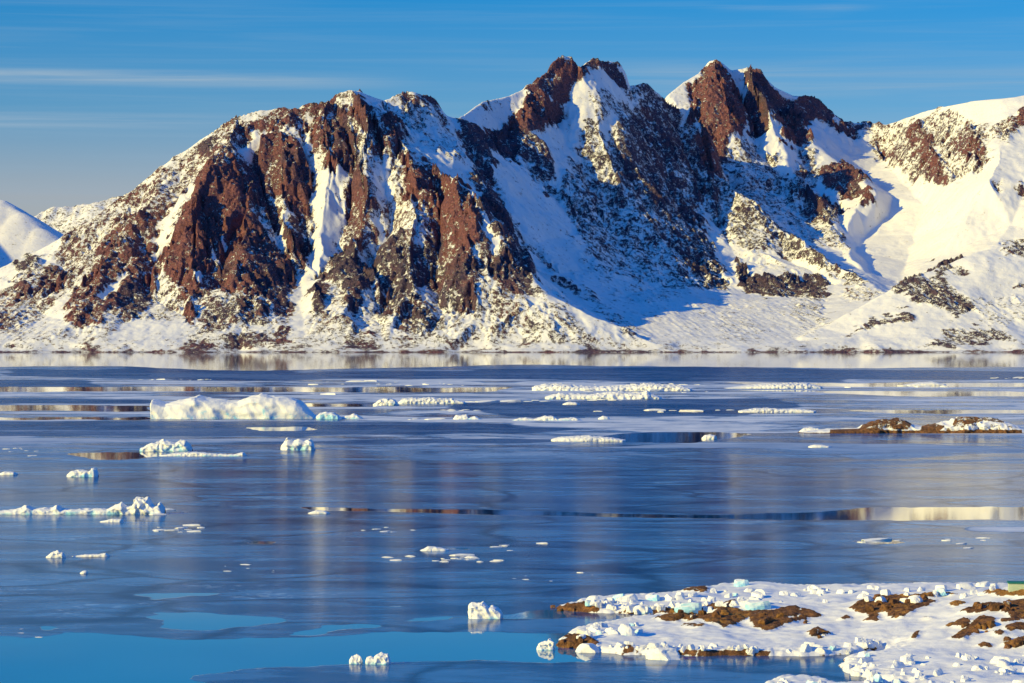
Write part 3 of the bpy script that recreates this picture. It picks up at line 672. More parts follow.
def land_material():
    """snow over brown lichen-covered rock, by painted rock amount"""
    m, nt, out = new_mat('snowy_shore_rock'); b = NB(nt)
    pos = b.pos(); rock = b.attr('rock'); warm = b.attr('warm')
    n1 = b.noise(pos, 0.45, 6, 0.65, 0.4); n2 = b.noise(pos, 2.4, 5, 0.65)
    t = b.math('ADD', rock, b.math('ADD', b.math('MULTIPLY', b.math('SUBTRACT', n1, 0.5), 1.5), b.math('MULTIPLY', b.math('SUBTRACT', n2, 0.5), 0.8)))
    fac = b.mapr(t, 0.48, 0.56)
    c = b.mix(b.mapr(b.noise(pos, 1.3, 6, 0.7), 0.32, 0.68), (0.03, 0.017, 0.014), (0.32, 0.15, 0.065))
    c2 = b.mix(b.mapr(n2, 0.3, 0.7), (0.20, 0.08, 0.02), (0.50, 0.26, 0.07))
    c = b.mix(b.mapr(b.math('ADD', warm, b.math('MULTIPLY', b.math('SUBTRACT', n1, 0.5), 2.2)), 0.4, 0.7), c, c2)
    snow = b.mix(b.mapr(n1, 0.35, 0.65), (0.78, 0.77, 0.76), (0.87, 0.86, 0.85))
    col = b.mix(fac, snow, c)
    h = b.math('ADD', b.math('MULTIPLY', b.math('MULTIPLY', b.noise(pos, 0.8, 8, 0.7, 0.6), 1.1), b.math('ADD', b.math('MULTIPLY', fac, 0.9), 0.1)), b.math('MULTIPLY', b.noise(pos, 0.6, 5, 0.55), 0.05))
    s = b.bsdf(col, 0.85, b.bump(h, 0.8, 1.0), spec=0.15)
    b.l(s.outputs[0], out.inputs[0])
    return m

def floe(name, profile, base, depth, seed, mat, label, cat, group=None, blue=0.3, crag=0.16, box=0.45, rockpoly=None, res=0.7, kind=None, dpow=0.5, warm=0.3):
    """a floating or grounded mass: profile = outline of its top (picture column, row), base = row of its waterline, depth in metres"""
    Y0 = CH * F / (base - HZ); Yc = Y0 + depth / 2
    xs = np.array([(p[0] - 512) / F * Yc for p in profile]); hs = np.array([max(0.02, CH + (HZ - p[1]) / F * Yc) for p in profile])
    pxm = Yc / F
    W_ = xs[-1] - xs[0]; cx = (xs[0] + xs[-1]) / 2
    nu = int(max(14, min(420, W_ / (pxm * res)))); nv = int(max(12, min(90, (depth + 2 * hs.max()) / (pxm * res * 1.3))))
    u = np.linspace(0, 1, nu); t = np.linspace(0, 1, nv)
    U, T = np.meshgrid(u, t)
    Hh = np.interp(xs[0] + U * W_, xs, hs)
    endw = np.clip(np.minimum(U, 1 - U) * nu / 5, 0, 1) ** 0.5
    dloc = depth * (0.8 + 0.2 * np.clip(Hh / hs.max(), 0, 1) ** dpow) * (0.25 + 0.75 * endw)
    dloc = dloc * (1 + 0.25 * fbm(U * W_ / (depth * 1.3) + seed, T * 0 + seed * 1.7, 3, seed))
    aa = np.linspace(0, math.pi, 3000); c1 = -np.cos(aa); c1 = np.sign(c1) * np.abs(c1) ** 0.8; c2 = np.sin(aa) ** box
    cl = np.concatenate([[0], np.cumsum(np.hypot(np.diff(c1) * depth / 2, np.diff(c2) * hs.max()))]); cl /= cl[-1]
    cy = np.interp(T, cl, c1); sz = np.interp(T, cl, c2)
    Yl = cy * dloc / 2
    Zl = Hh * sz - 0.35 * (1 - sz) ** 3
    s1 = max(hs.max() * 0.9, pxm * 4)
    gx = (xs[0] + U * W_) / s1; gt = (T * (depth + hs.max() * 2)) / s1
    gx = gx + Zl * 0.6 / s1; gt = (Yl + Zl * 1.25) / s1 + 50
    n = fbm(gx * 0.8, gt * 0.8, 2, seed, 0.5, True); nb = fbm(gx * 1.5 + 9, gt * 1.5, 2, seed + 5, 0.5)
    taper = np.clip(sz * 1.3, 0, 1)
    Zl = Zl + (n * 0.9 + nb * 0.8) * crag * Hh * taper
    Yl = Yl + nb * crag * 1.6 * Hh
    Xl = xs[0] + U * W_ - cx + fbm(gx + 31, gt * 1.3, 3, seed + 9) * crag * 1.2 * Hh
    v = np.stack([Xl, Yl, Zl], -1).reshape(-1, 3)
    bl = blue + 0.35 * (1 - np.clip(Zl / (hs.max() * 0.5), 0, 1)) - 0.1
    at = {'blue': bl}
    if rockpoly is not None:
        PX = 512 + (Xl + cx) * F / (Yl + Yc); PY = HZ - (Zl - CH) * F / (Yl + Yc)
        at['rock'] = blur(np.maximum(paint(PX, PY, rockpoly, 0.08, 0), np.clip(1.25 - Zl / 0.25, 0, 1) * 0.8), 1); at['warm'] = np.full(Xl.shape, warm)
    o = mesh_np(name, v, grid_faces(nv, nu), mat, True, attrs=at)
    o.location = (cx, Yc, 0)
    tag(o, label, cat, group, kind)
    return o

def chunk_mesh(name, seed, mat, blue=0.2, flat=0.7):
    bm = bmesh.new(); bmesh.ops.create_cube(bm, size=1.0)
    bmesh.ops.subdivide_edges(bm, edges=bm.edges[:], cuts=5, use_grid_fill=True)
    rg = np.random.RandomState(seed)
    co = np.array([v.co[:] for v in bm.verts])
    L = np.linalg.norm(co, axis=1, keepdims=True); co = co * (0.72 + 0.28 * 0.5 / np.maximum(L, .01)) 
    for _ in range(7):                      # broken faces: planes that cut corners off
        nrm = rg.normal(size=3); nrm /= np.linalg.norm(nrm); nrm[2] = abs(nrm[2]) * 0.8
        d = rg.uniform(0.30, 0.46); k = co @ nrm
        co = np.where((k > d)[:, None], co - np.outer(k - d, nrm), co)
    co += 0.06 * np.stack([fbm(co[:, 0] * 3 + i * 7 + seed, co[:, 1] * 3 + co[:, 2] * 2.3, 3, seed + i) for i in range(3)], -1)
    co[:, 2] = (co[:, 2] + 0.32) * flat
    for v, c in zip(bm.verts, co): v.co = c
    me = bpy.data.meshes.new(name); bm.to_mesh(me); bm.free()
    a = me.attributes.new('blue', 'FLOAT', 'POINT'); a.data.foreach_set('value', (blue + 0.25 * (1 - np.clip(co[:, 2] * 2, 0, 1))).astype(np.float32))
    me.materials.append(mat)
    return me

def put(name, me, loc, size, rz, label, cat, group=None, sz=None):
    o = bpy.data.objects.new(name, me); COL.objects.link(o)
    o.location = loc; o.rotation_euler = (0, 0, rz); o.scale = (size, size * 0.85, sz or size)
    tag(o, label, cat, group)
    return o

def build_ice(IM):
    f = floe
    f('iceberg', [(152.5,417),(153,399.5),(160,401.5),(168,404),(178,401.5),(190,398.5),(198,396.5),(207,399),(216,400),(228,401.5),(240,401),(247,398.5),(254,396),(262,395),(270,396.5),(282,397.5),(291,399),(298,400.5),(304,404),(308,409),(312,413),(317,418)],
      418.8, 26, 17, IM, 'large flat-topped white iceberg with blue hollows along its waterline', 'iceberg', blue=0.28, crag=0.09, box=0.35, res=0.45)
    f('ice_fragment', [(316,417),(320,413.5),(326,412.5),(332,413),(338,415),(342,418)], 419.3, 8, 12, IM, 'low pale blue ice fragment touching the right end of the large iceberg', 'ice fragment', blue=0.75)
    f('ice_fragment', [(342,418),(346,416),(350,415.5),(354,414),(357,415),(363,418)], 419, 6, 13, IM, 'small white ice fragment just right of the pale blue one by the iceberg', 'ice fragment', blue=0.4)
    f('bergy_bit', [(140,449),(146,446.5),(152,444),(158,443),(163,441),(168,442.5),(173,443.5),(177,444),(181,441),(186,441.5),(190,444),(192.5,449)], 451.5, 6, 21, IM, 'jagged white berg bit with blue flanks below the large iceberg', 'berg bit', blue=0.4, crag=0.26)
    f('bergy_bit', [(281,447),(284,443),(287,438.5),(290,440),(293,442.5),(299,440.5),(304,442),(309,440.5),(313,442.5),(315.5,449)], 450.3, 5, 22, IM, 'small three-knobbed blue-white berg bit right of the long frosty strip', 'berg bit', blue=0.45, crag=0.25)
    f('bergy_bit', [(67,475),(72,471.5),(78,470.8),(84,471),(90,471.5),(93,469),(96,470),(98.5,475)], 477, 4, 23, IM, 'low white berg bit with an upturned right tip near the left edge', 'berg bit', blue=0.4, crag=0.22)
    f('ice_ridge', [(-30,513.5),(0,511),(15,510),(28,506.5),(34,509.5),(52,508.5),(58,506),(62,509.5),(80,509.5),(95,509),(108,509.5),(117,506),(122,504),(127,507.5),(134,505),(136,499.5),(142,500),(148,500),(151,505),(156,507.5),(160,504.5),(165,510)], 514.5, 4.5, 24, IM, 'long white rubble ridge of ice at the left edge ending in a tall knob', 'ice ridge', blue=0.3, crag=0.28, res=0.55)
    f('bergy_bit', [(468.5,616),(469,606),(473,604.5),(478,605),(482,603.5),(485,605),(488,607.5),(493,607),(498,608.5),(501,611),(503,615)], 618.8, 2.6, 25, IM, 'white berg bit with a square left face and sloping right shoulder in thin ice', 'berg bit', blue=0.2, crag=0.17, box=0.3, res=0.45)
    f('ice_fragment', [(349.5,660),(352,656.5),(357,655.5),(361,656.5),(362.5,662)], 664, 0.9, 26, IM, 'small rounded ice lump at the edge of the open azure water', 'ice fragment', blue=0.4, res=0.4)
    f('ice_fragment', [(365.5,662),(367,657.5),(371,656.5),(374,658),(377,655),(382,653.5),(388,654.5),(390,659),(391,663)], 664.5, 1.3, 27, IM, 'two-humped ice lump right beside the smaller rounded one', 'ice fragment', blue=0.4, res=0.4)
    f('ice_fragment', [(536.5,648),(539,644),(543,643),(547,642),(551,640.5),(554,641),(555,648)], 650.3, 1.1, 28, IM, 'small ragged ice lump off the rocky tip of the near islet', 'ice fragment', blue=0.3, res=0.4, crag=0.25)
    f('drift_ice', [(398,402.5),(403,399.5),(412,398.5),(420,399),(430,398.3),(440,399.2),(452,399.3),(467,402.5)], 403.6, 9, 31, IM, 'white drift ice strip between the large iceberg and the centre', 'drift ice', blue=0.2, crag=0.3)
    f('drift_ice', [(373,404.5),(380,400.5),(388,399.3),(395,401),(399,404.5)], 405.5, 7, 32, IM, 'short drift ice piece at the left end of the central white strip', 'drift ice', blue=0.35, crag=0.3)
    f('drift_ice', [(532,387.5),(545,385),(560,384.5),(580,386.5),(600,387),(625,386),(638,385),(650,384.5),(665,385.5),(680,386),(692,389.5)], 390.8, 30, 33, IM, 'longest white drift ice strip in the middle distance', 'drift ice', blue=0.15, crag=0.3)
    f('drift_ice', [(545,397),(560,393.8),(575,394.5),(590,395),(605,393.5),(620,392.8),(635,394),(641,393.5),(646,391.8),(650,394),(662,398)], 399.3, 18, 34, IM, 'white drift ice strip with a pointed lump just below the longest one', 'drift ice', blue=0.15, crag=0.3)
    f('drift_ice', [(562.5,404),(568,402),(575,402.3),(580,404)], 404.8, 6, 35, IM, 'short flat ice piece below the strip with the pointed lump', 'drift ice', blue=0.2)
    f('drift_ice', [(551,439.5),(560,437.3),(575,436.6),(588,436),(597,436.8),(612,438),(626,440)], 441.6, 9, 36, IM, 'flat white drift ice slab left of the dark blue lead', 'drift ice', blue=0.15, crag=0.2)
    f('drift_ice', [(701.5,438),(705,435.5),(710,434.7),(716,435.8),(717,438.5)], 439.2, 5, 37, IM, 'small ice piece inside the dark blue lead', 'drift ice', blue=0.2)
    f('drift_ice', [(738,411),(755,409),(765,408.6),(780,409.4),(800,409.5),(816,411)], 412.6, 9, 38, IM, 'thin white drift ice strip left of the rocky skerry', 'drift ice', blue=0.15, crag=0.3)
    f('drift_ice', [(512,420.5),(520,418.3),(527,418),(534,419.2),(545,416.5),(553,416.8),(558,419),(574,417.8),(581,419.5)], 420.5, 6, 39, IM, 'broken white ice strip lying on the frosty sheet at the centre', 'drift ice', blue=0.3, crag=0.35)
    f('drift_ice', [(598,418.5),(603,416),(609,417),(610,419)], 419.4, 4, 40, IM, 'tiny ice piece right of the broken strip at the centre', 'drift ice', blue=0.2)
    f('drift_ice', [(453,419),(456,415.5),(462,415.8),(467,415),(468,418),(475,416.5),(482,419)], 419.4, 5, 41, IM, 'pair of joined ice lumps left of the broken central strip', 'drift ice', blue=0.3, crag=0.25)
    f('drift_ice', [(724,388.5),(740,386.5),(765,384.3),(790,384),(805,383.5),(822,387)], 388.6, 30, 42, IM, 'far white drift ice strip right of the longest one', 'drift ice', blue=0.15, crag=0.3)
    f('drift_ice', [(808,446.5),(814,444.8),(822,445),(831,446.5)], 447.6, 4, 43, IM, 'small flat ice piece below the left end of the skerry', 'drift ice', blue=0.2)
    f('drift_ice', [(903,385),(918,382.8),(932,382),(946,384.5)], 385.6, 20, 44, IM, 'far ice strip in front of the right-hand snow hill', 'drift ice', blue=0.15)
    f('drift_ice', [(160,455.5),(175,453.5),(195,452.5),(215,454),(235,454.5),(243,452.7),(247,455)], 456.3, 4, 45, IM, 'low line of white ice right under the jagged berg bit', 'drift ice', blue=0.3, crag=0.35)
    f('drift_ice', [(46,557),(52,553),(58,551.5),(63,553),(66,557)], 557.8, 1.2, 46, IM, 'small ice crust lump in the thin ice at the left', 'drift ice', blue=0.2, crag=0.3)
    f('drift_ice', [(72,556.5),(85,554.7),(98,554.5),(106,553.5),(110,555.5)], 556.8, 1.2, 47, IM, 'thin white crust strip right of the small crust lump', 'drift ice', blue=0.2, crag=0.3)
    f('drift_ice', [(420,550.5),(428,546.8),(436,547),(449,549.5)], 551, 2.0, 48, IM, 'lone white ice crust in the middle of the thin ice', 'drift ice', blue=0.1)
    f('drift_ice', [(80,573),(83,571),(87,571),(88,573.3)], 573.8, 0.8, 49, IM, 'lone tiny ice lump in smooth thin ice at the left', 'drift ice', blue=0.1)
    f('drift_ice', [(100,521.5),(112,519),(122,519.3),(124,521.5)], 522.3, 1.5, 50, IM, 'small flat ice crust just below the long rubble ridge', 'drift ice', blue=0.1)
    f('drift_ice', [(308,513),(316,510.5),(324,511),(330,513)], 513.8, 2, 51, IM, 'small ice piece at the left end of the long mirror lead', 'drift ice', blue=0.2)
    f('drift_ice', [(0,473.5),(5,471.5),(14,472.3),(18,474)], 475, 3, 52, IM, 'small low ice piece at the left edge beside the upturned berg bit', 'drift ice', blue=0.2)
    # loose brash: one kind, many places
    rg = random.Random(5)
    chunks = [chunk_mesh('ice_chunk', 60 + i, IM, 0.12, 0.5) for i in range(4)]
    spots = []
    bands = [(24, (150, 500), (375, 385), 3.2), (16, (500, 830), (381, 392), 3.2), (10, (250, 500), (390, 404), 3), (14, (560, 900), (396, 428), 2.6), (10, (320, 480), (408, 420), 2.4),
             (10, (850, 1020), (376, 398), 3.2), (8, (0, 140), (440, 475), 1.3), (14, (90, 260), (505, 530), 1.0), (14, (200, 460), (515, 575), 0.9), (10, (460, 640), (540, 580), 0.9), (8, (840, 1010), (536, 546), 1.0), (8, (240, 560), (560, 640), 0.5), (6, (0, 260), (560, 632), 0.5)]
    for n, xr, yr, s in bands:
        cl = [(rg.uniform(*xr), rg.uniform(*yr)) for _ in range(max(2, n // 5))]
        for _ in range(int(n * 1.35)):
            c = rg.choice(cl); w = (xr[1] - xr[0]) * 0.09
            spots.append((c[0] + rg.gauss(0, w), c[1] + rg.gauss(0, 0.011) * (c[1] - HZ), s * min(1.9, 0.35 + rg.expovariate(1.9))))
    for px, py, s in spots:
        x, y, _ = W(px, py)
        o = put('brash_ice', rg.choice(chunks), (x, y, -0.02), s * 1.0, rg.uniform(-0.5, 0.5), 'tiny loose chunk of white brash ice scattered on the fjord', 'brash ice', 'loose brash ice scattered on the fjord', sz=s * 0.45)
        o.scale.x *= rg.uniform(1.2, 2.8)
    return chunks
# ------------------------------------------------------------------ the near islet, its ice foot and rubble, the skerry, the shed
LAND = [
 [(560,610),(566,606.5),(578,603.5),(588,600),(620,598),(650,597),(680,593),(705,589.5),(725,586.5),(760,585.5),(800,588.5),(850,587.5),(900,587),(960,586),(1010,587),(1100,585),(1220,586),(1300,640),(1100,650),(900,640),(800,630),(760,616),(735,613.5),(690,613.5),(640,614),(600,613),(575,612)],
 [(553,643.5),(562,640),(573,637),(570,632),(585,628),(620,622),(650,619),(700,617),(745,611),(800,606),(1000,600),(1200,600),(1300,900),(1000,740),(930,700),(905,688),(868,678),(845,671),(838,664),(845,658.5),(878,655.5),(884,650.5),(868,652),(850,655),(800,656),(740,655.5),(700,656),(680,655),(650,656),(620,655),(600,652),(585,649),(565,647.5)],
 [(758,688),(772,681),(800,678.5),(826,681),(836,686),(860,686),(875,682),(890,684),(880,720),(760,720)],
 [(868,667),(890,666),(930,662),(930,676),(890,676)],
]
NROCK = [
 (.95,.25,[(553,609),(566,605),(585,604.5),(604,603.5),(598,612),(585,614),(560,613)]), (.9,.2,[(622,611),(655,609.5),(686,608.5),(685,614),(628,615)]),
 (.95,.45,[(650,619),(672,616),(695,611),(712,606),(728,607),(742,611),(752,613),(750,617),(738,624),(726,629),(716,626),(700,621),(665,622)]),
 (.1,.5,[(700,612),(720,611),(712,616),(695,617)]), (.8,.3,[(682,590.5),(700,588),(711,588),(706,592),(686,592.5)]), (.5,.3,[(680,625),(700,624),(705,628),(684,628)]),
 (.97,.3,[(551,647),(560,641),(572,636),(590,639),(602,645),(594,649),(562,649)]), (.9,.2,[(624,643),(630,647),(640,652),(627,653)]), (.95,.3,[(678,651.5),(715,651.5),(745,650),(775,652),(772,657),(680,657)]),
 (.8,.2,[(729,602),(735,601),(734,609),(728,608)]),
 (.85,.3,[(750,613),(768,611),(796,608.5),(816,617),(806,621),(786,625),(770,633),(752,628)]), (.95,.3,[(800,608),(812,612),(822,617),(812,619)]), (.1,.5,[(786,620),(800,616),(798,620)]),
 (.95,.45,[(808,632),(822,628.5),(832,635),(825,638),(810,636)]), (.85,.2,[(838,619),(848,616),(850,620),(842,621)]),
 (.85,.35,[(845,609),(856,603),(870,600.5),(900,598.5),(928,600),(936,605),(918,609),(906,617),(893,618.5),(884,612),(870,616),(852,613)]), (.9,.85,[(870,600),(900,596.5),(935,594.5),(955,594),(940,597),(900,600)]),
 (.95,.3,[(864,622),(870,616),(878,615),(877,622)]), (.9,.7,[(948,606),(962,601.5),(967,603),(955,607.5)]), (.85,.7,[(983,594),(994,591),(1010,592),(1030,591),(1030,597),(1004,598)]),
 (.85,.2,[(963,612.5),(975,607),(1000,604.5),(1024,599),(1060,600),(1060,622),(1012,619),(1000,611.5),(975,614)]), (.95,.5,[(1004,610),(1026,603),(1060,604),(1060,618),(1012,616)]),
 (.85,.4,[(948,626),(962,620),(976,619.5),(970,625),(950,628)]), (.85,.35,[(952,641),(956,632),(972,625),(984,617.5),(996,620),(990,628),(974,633),(968,641)]), (.9,.75,[(911,634),(920,632),(920,640),(914,640)]),
 (.95,.4,[(1004,628),(1014,625),(1040,624),(1040,632),(1008,632.5)]), (.95,.5,[(1002,644),(1014,640),(1040,639),(1040,647),(1008,648)]), (.9,.3,[(974,646),(984,643.5),(992,646),(988,649),(977,649)]),
 (.8,.3,[(1000,620),(1024,617),(1026,621),(1003,624)]), (.85,.3,[(992,632),(1004,630),(1003,636),(994,636)]), (.8,.3,[(862,648),(874,646.5),(876,651),(864,652)]), (.6,.2,[(920,618),(932,616),(932,620)]),
]
def build_islet(LM, IM, chunks):
    dx = 0.20
    xs = np.arange(2.0, 92, dx); ys = np.arange(222, 384, dx)
    X, Y = np.meshgrid(xs, ys)
    D = np.full(X.shape, -50.0, np.float32)
    for poly in LAND:
        pl = [W(px, py)[:2] for px, py in poly]
        ins = inpoly(X, Y, pl); d = segdist(X, Y, pl)
        D = np.maximum(D, np.where(ins, d, -d))
    D = D + fbm(X / 3, Y / 5, 4, 400) * 1.3
    edge = 1 - np.exp(-np.clip(D, 0, 50) / 0.55)
    rim = np.clip(1 - (D - 1.0) / 3.5, 0.08, 1)
    H = np.where(D > 0, edge * (0.42 + 0.30 * rim * fbm(X / 1.3, Y / 1.8, 4, 410, 0.55, True)), np.maximum(D * 0.8, -1.5))
    inner = np.clip(D / 7, 0, 1); inner = inner * inner * (3 - 2 * inner)
    def bump(px, py, z, rx, ry, h):
        x, y, _ = W(px, py, z); return h * np.exp(-((X - x) / rx) ** 2 - ((Y - y) / ry) ** 2)
    hill = bump(1075, 612, 2, 17, 15, 4.2) + bump(900, 608, 1.2, 9, 6, 1.2) + bump(735, 614, 0.6, 5, 4.5, 0.95) + bump(785, 616, 0.6, 4, 4, 0.8) + bump(1015, 594, 1.5, 5, 4, 1.3) + bump(990, 640, 1, 8, 8, 1.0) + bump(820, 633, .4, 2, 2, .4)
    H = H + hill * np.clip(D / 2.5, 0, 1) + inner * (0.25 + 0.8 * fbm(X / 9, Y / 12, 4, 420))
    PX = 512 + X * F / Y; PY = HZ - (H - CH) * F / Y
    QX = PX + fbm(X / 1.6, Y / 4, 4, 430) * 9; QY = PY + fbm(X / 1.6 + 20, Y / 4, 4, 431) * 2.6
    rock = paint(QX, QY, NROCK, 0.05, 0); warm = blur(paint(QX, QY, NROCK, 0.35, 1), 3)
    rr = blur(rock.copy(), 3)
    H = H + np.clip(rr, 0, 1) * (0.30 + 0.75 * (fbm(X / 1.4, Y / 1.4, 5, 440, 0.62, True))) * np.clip(D / 0.8, 0, 1) * 0.55
    rock = blur(rock, 1)
    wet = np.clip(1 - np.abs(H - 0.06) / 0.12, 0, 1) * np.clip(1.2 + fbm(X / 4, Y / 4, 3, 450) * 2.5, 0, 1)
    rock = np.maximum(rock, wet * 0.6)
    v = np.stack([X, Y, H], -1).reshape(-1, 3)
    o = mesh_np('islet', v, grid_faces(*X.shape), LM, True, attrs={'rock': rock, 'warm': warm})
    tag(o, 'near snow-covered islet with brown lichened outcrops at the lower right', 'islet', kind='structure')
    def hz(x, y):
        i = int((x - xs[0]) / dx); j = int((y - ys[0]) / dx)
        if 0 <= i < len(xs) and 0 <= j < len(ys): return float(H[j, i])
        return 0.0
    def ground(px, py):
        y = 225.0
        while y < 383:
            x, _y, z = P(px, py, y); g = max(0.0, hz(x, y))
            if z <= g + 0.02: return x, y, g
            y += 0.25
        x, y, z = W(px, py, 0.4); return x, y, 0.2
    # rubble of broken ice
    rg = random.Random(9)
    cm = [chunk_mesh('ice_block', 80 + i, IM, 0.22, 0.8) for i in range(7)]
    bl = [chunk_mesh('ice_block', 90 + i, IM, 0.75, 0.8) for i in range(2)]
    def scatter(n, edge_pts, spread, smin, smax, label, group):
        for _ in range(n):
            k = rg.uniform(0, len(edge_pts) - 1.001); i = int(k); t = k - i
            px = edge_pts[i][0] * (1 - t) + edge_pts[i + 1][0] * t; py = edge_pts[i][1] * (1 - t) + edge_pts[i + 1][1] * t + rg.uniform(*spread)
            x, y, z = ground(px, py); s = rg.uniform(smin, smax) * rg.uniform(0.6, 1.0)
            o = put('ice_block', rg.choice(cm if rg.random() > 0.06 else bl), (x, y, z - 0.12 * s), s, rg.uniform(0, 6.28), label, 'ice block', group)
            o.rotation_euler.x = rg.uniform(-0.25, 0.25); o.rotation_euler.y = rg.uniform(-0.25, 0.25)
            o.scale.x *= rg.uniform(0.9, 1.7)
    scatter(95, [(590,601),(640,600),(690,597),(720,592),(780,590),(850,590),(920,589),(1000,589)], (-1, 13), 0.45, 1.5, 'broken white ice block in the rubble belt along the far shore of the near islet', 'rubble blocks on the far shore of the islet')
    scatter(38, [(600,607),(640,611),(690,610),(735,606),(760,603)], (-3, 2), 0.5, 1.5, 'broken ice block on the front rim of the upper ice shelf', 'rubble blocks on the rim of the upper shelf')
    scatter(50, [(578,648),(620,650),(660,653),(720,653),(790,652),(850,649),(880,645)], (-7, 1), 0.35, 1.2, 'broken ice block of the ice foot along the front shore of the near islet', 'ice foot blocks on the front shore')
    scatter(26, [(572,634),(600,629),(640,627)], (-3, 8), 0.4, 1.2, 'broken ice block on the blunt left end of the lower shelf', 'blocks on the left end of the lower shelf')
    scatter(70, [(848,662),(900,664),(960,664),(1030,664)], (-8, 22), 0.35, 1.3, 'broken ice block in the rubble at the bottom right corner', 'rubble blocks at the bottom right')
    scatter(14, [(770,684),(800,681),(830,684)], (-2, 6), 0.3, 0.9, 'small ice block on the low floe at the bottom edge', 'blocks on the bottom floe')
    def block(px, py, s, label, blue=False, sz=None, rz=0.3, k=0):
        x, y, z = ground(px, py)
        put('ice_block', (bl if blue else cm)[k], (x, y, z - 0.15), s, rz, label, 'ice block', sz=sz)
    block(663, 659, 3.0, 'largest squared ice block standing in the water at the front shore of the islet', sz=1.9, k=1)
    block(588, 652, 2.4, 'big ice block at the foot of the left rocky tip of the lower shelf', sz=1.5, k=2)
    block(626, 634, 2.0, 'tall lone ice block on top of the lower shelf near its left end', sz=1.9, k=3)
    block(741, 586, 1.7, 'pale blue ice block standing highest on the far rubble belt', True, sz=1.5)
    block(688, 611, 2.6, 'blue ice block where the two shelves meet', True, sz=1.5, k=1)
    block(592, 601, 1.5, 'knobbly white ice block at the left end of the upper shelf', sz=1.2, k=4)
    block(757, 607, 2.6, 'turquoise ice block beside the brown outcrop between the shelves', True, sz=1.4)
    block(984, 586, 1.7, 'white ice block just left of the green shed', sz=1.1, k=5)
    # boulders on the bare ground
    bmesh_ = [chunk_mesh('boulder', 130 + i, LM, 0.0, 0.75) for i in range(4)]
    for me in bmesh_:
        n = len(me.vertices)
        for an, av in (('rock', 0.75), ('warm', 0.35)):
            a = me.attributes.new(an, 'FLOAT', 'POINT'); a.data.foreach_set('value', np.full(n, av, np.float32))
    for k, (px, py, sp, n) in enumerate([(565,608,14,4),(575,642,14,5),(690,615,40,9),(785,620,25,8),(890,607,35,9),(1000,608,30,9),(975,630,16,6),(1010,644,14,4),(815,634,8,3),(905,600,30,5)]):
        for _ in range(n):
            x, y, z = ground(px + rg.uniform(-sp, sp), py + rg.uniform(-4, 4)); s = rg.uniform(0.25, 0.95)
            put('boulder', rg.choice(bmesh_), (x, y, z - 0.15 * s), s * 1.2, rg.uniform(0, 6.28), 'brown lichened boulder half sunk in snow on the outcrops of the near islet', 'boulder', 'boulders on the near islet')
    # the green shed
    x, y, z = ground(1009, 592.5)
    z -= 0.08
    def box(bm, x0, x1, y0, y1, z0, z1):
        r = bmesh.ops.create_cube(bm, size=1)
        for v in r['verts']:
            v.co = ((x0 + x1) / 2 + v.co.x * (x1 - x0), (y0 + y1) / 2 + v.co.y * (y1 - y0), (z0 + z1) / 2 + v.co.z * (z1 - z0))
    def obj(name, bm, mat, parent):
        me = bpy.data.meshes.new(name); bm.normal_update(); bm.to_mesh(me); bm.free(); me.materials.append(mat)
        o = bpy.data.objects.new(name, me); COL.objects.link(o); o.parent = parent; return o
    def paintm(name, c, c2, rough=0.6):
        m, nt, out = new_mat(name); b = NB(nt)
        p = b.n('ShaderNodeTexCoord').outputs['Object']
        col = b.mix(b.mapr(b.noise(p, 3.0, 5, 0.7), 0.35, 0.7), c, c2)
        s = b.bsdf(col, rough, b.bump(b.noise(p, 9, 3, 0.6), 0.2, 0.05)); b.l(s.outputs[0], out.inputs[0]); return m
    pale = paintm('pale_green_paint', (0.40, 0.52, 0.36), (0.58, 0.62, 0.46)); dark = paintm('green_paint', (0.0, 0.12, 0.07), (0.01, 0.22, 0.12)); redm = paintm('red_paint', (0.30, 0.02, 0.02), (0.42, 0.05, 0.03))
    e = bpy.data.objects.new('shed', None); COL.objects.link(e); e.location = (x, y, z); e.rotation_euler.z = -0.12
    tag(e, 'low pale green plank shed with dark green roof at the right edge', 'shed')
    bm = bmesh.new()
    for i in range(7): box(bm, 0.0 + i * 0.23, 0.222 + i * 0.23, 0.02, 0.06, 0, 0.98)
    box(bm, 0, 1.6, 0.062, 0.10, 0, 0.98); box(bm, -0.02, 0.02, 0.10, 1.9, 0, 0.98); box(bm, 0, 2.9, 1.86, 1.9, 0, 0.98)
    obj('wall', bm, pale, e)
    bm = bmesh.new(); box(bm, -0.12, 1.78, -0.12, 2.0, 0.985, 1.09); obj('roof', bm, dark, e)
    bm = bmesh.new(); box(bm, 1.62, 1.80, -0.04, 0.14, 0, 1.24); obj('corner_post', bm, dark, e)
    bm = bmesh.new(); box(bm, 1.803, 2.6, 0.0, 0.10, 0.0, 0.55); obj('door', bm, redm, e)
    bm = bmesh.new(); box(bm, 1.803, 2.9, 0.02, 0.08, 0.555, 1.2); box(bm, 2.62, 2.9, 0.02, 0.10, 0, 0.55); obj('front_panel', bm, dark, e)
    # skerry
    sk = [(.66,.3,[(858,430),(866,421),(884,416),(902,416),(912,424),(908,430),(885,429),(868,432)]), (.7,.3,[(920,432),(922,425),(935,423),(945,426),(940,431)]), (.6,.35,[(952,426),(955,418),(965,414),(985,415),(1006,419),(1004,423),(985,421),(975,423),(965,428)]),
          (.4,.3,[(943,428),(970,424),(1000,424),(1018,427),(1018,432),(943,433)]), (.95,.0,[(830,429.5),(860,428.5),(900,430.5),(950,430.5),(1022,430),(1022,436),(830,436)])]
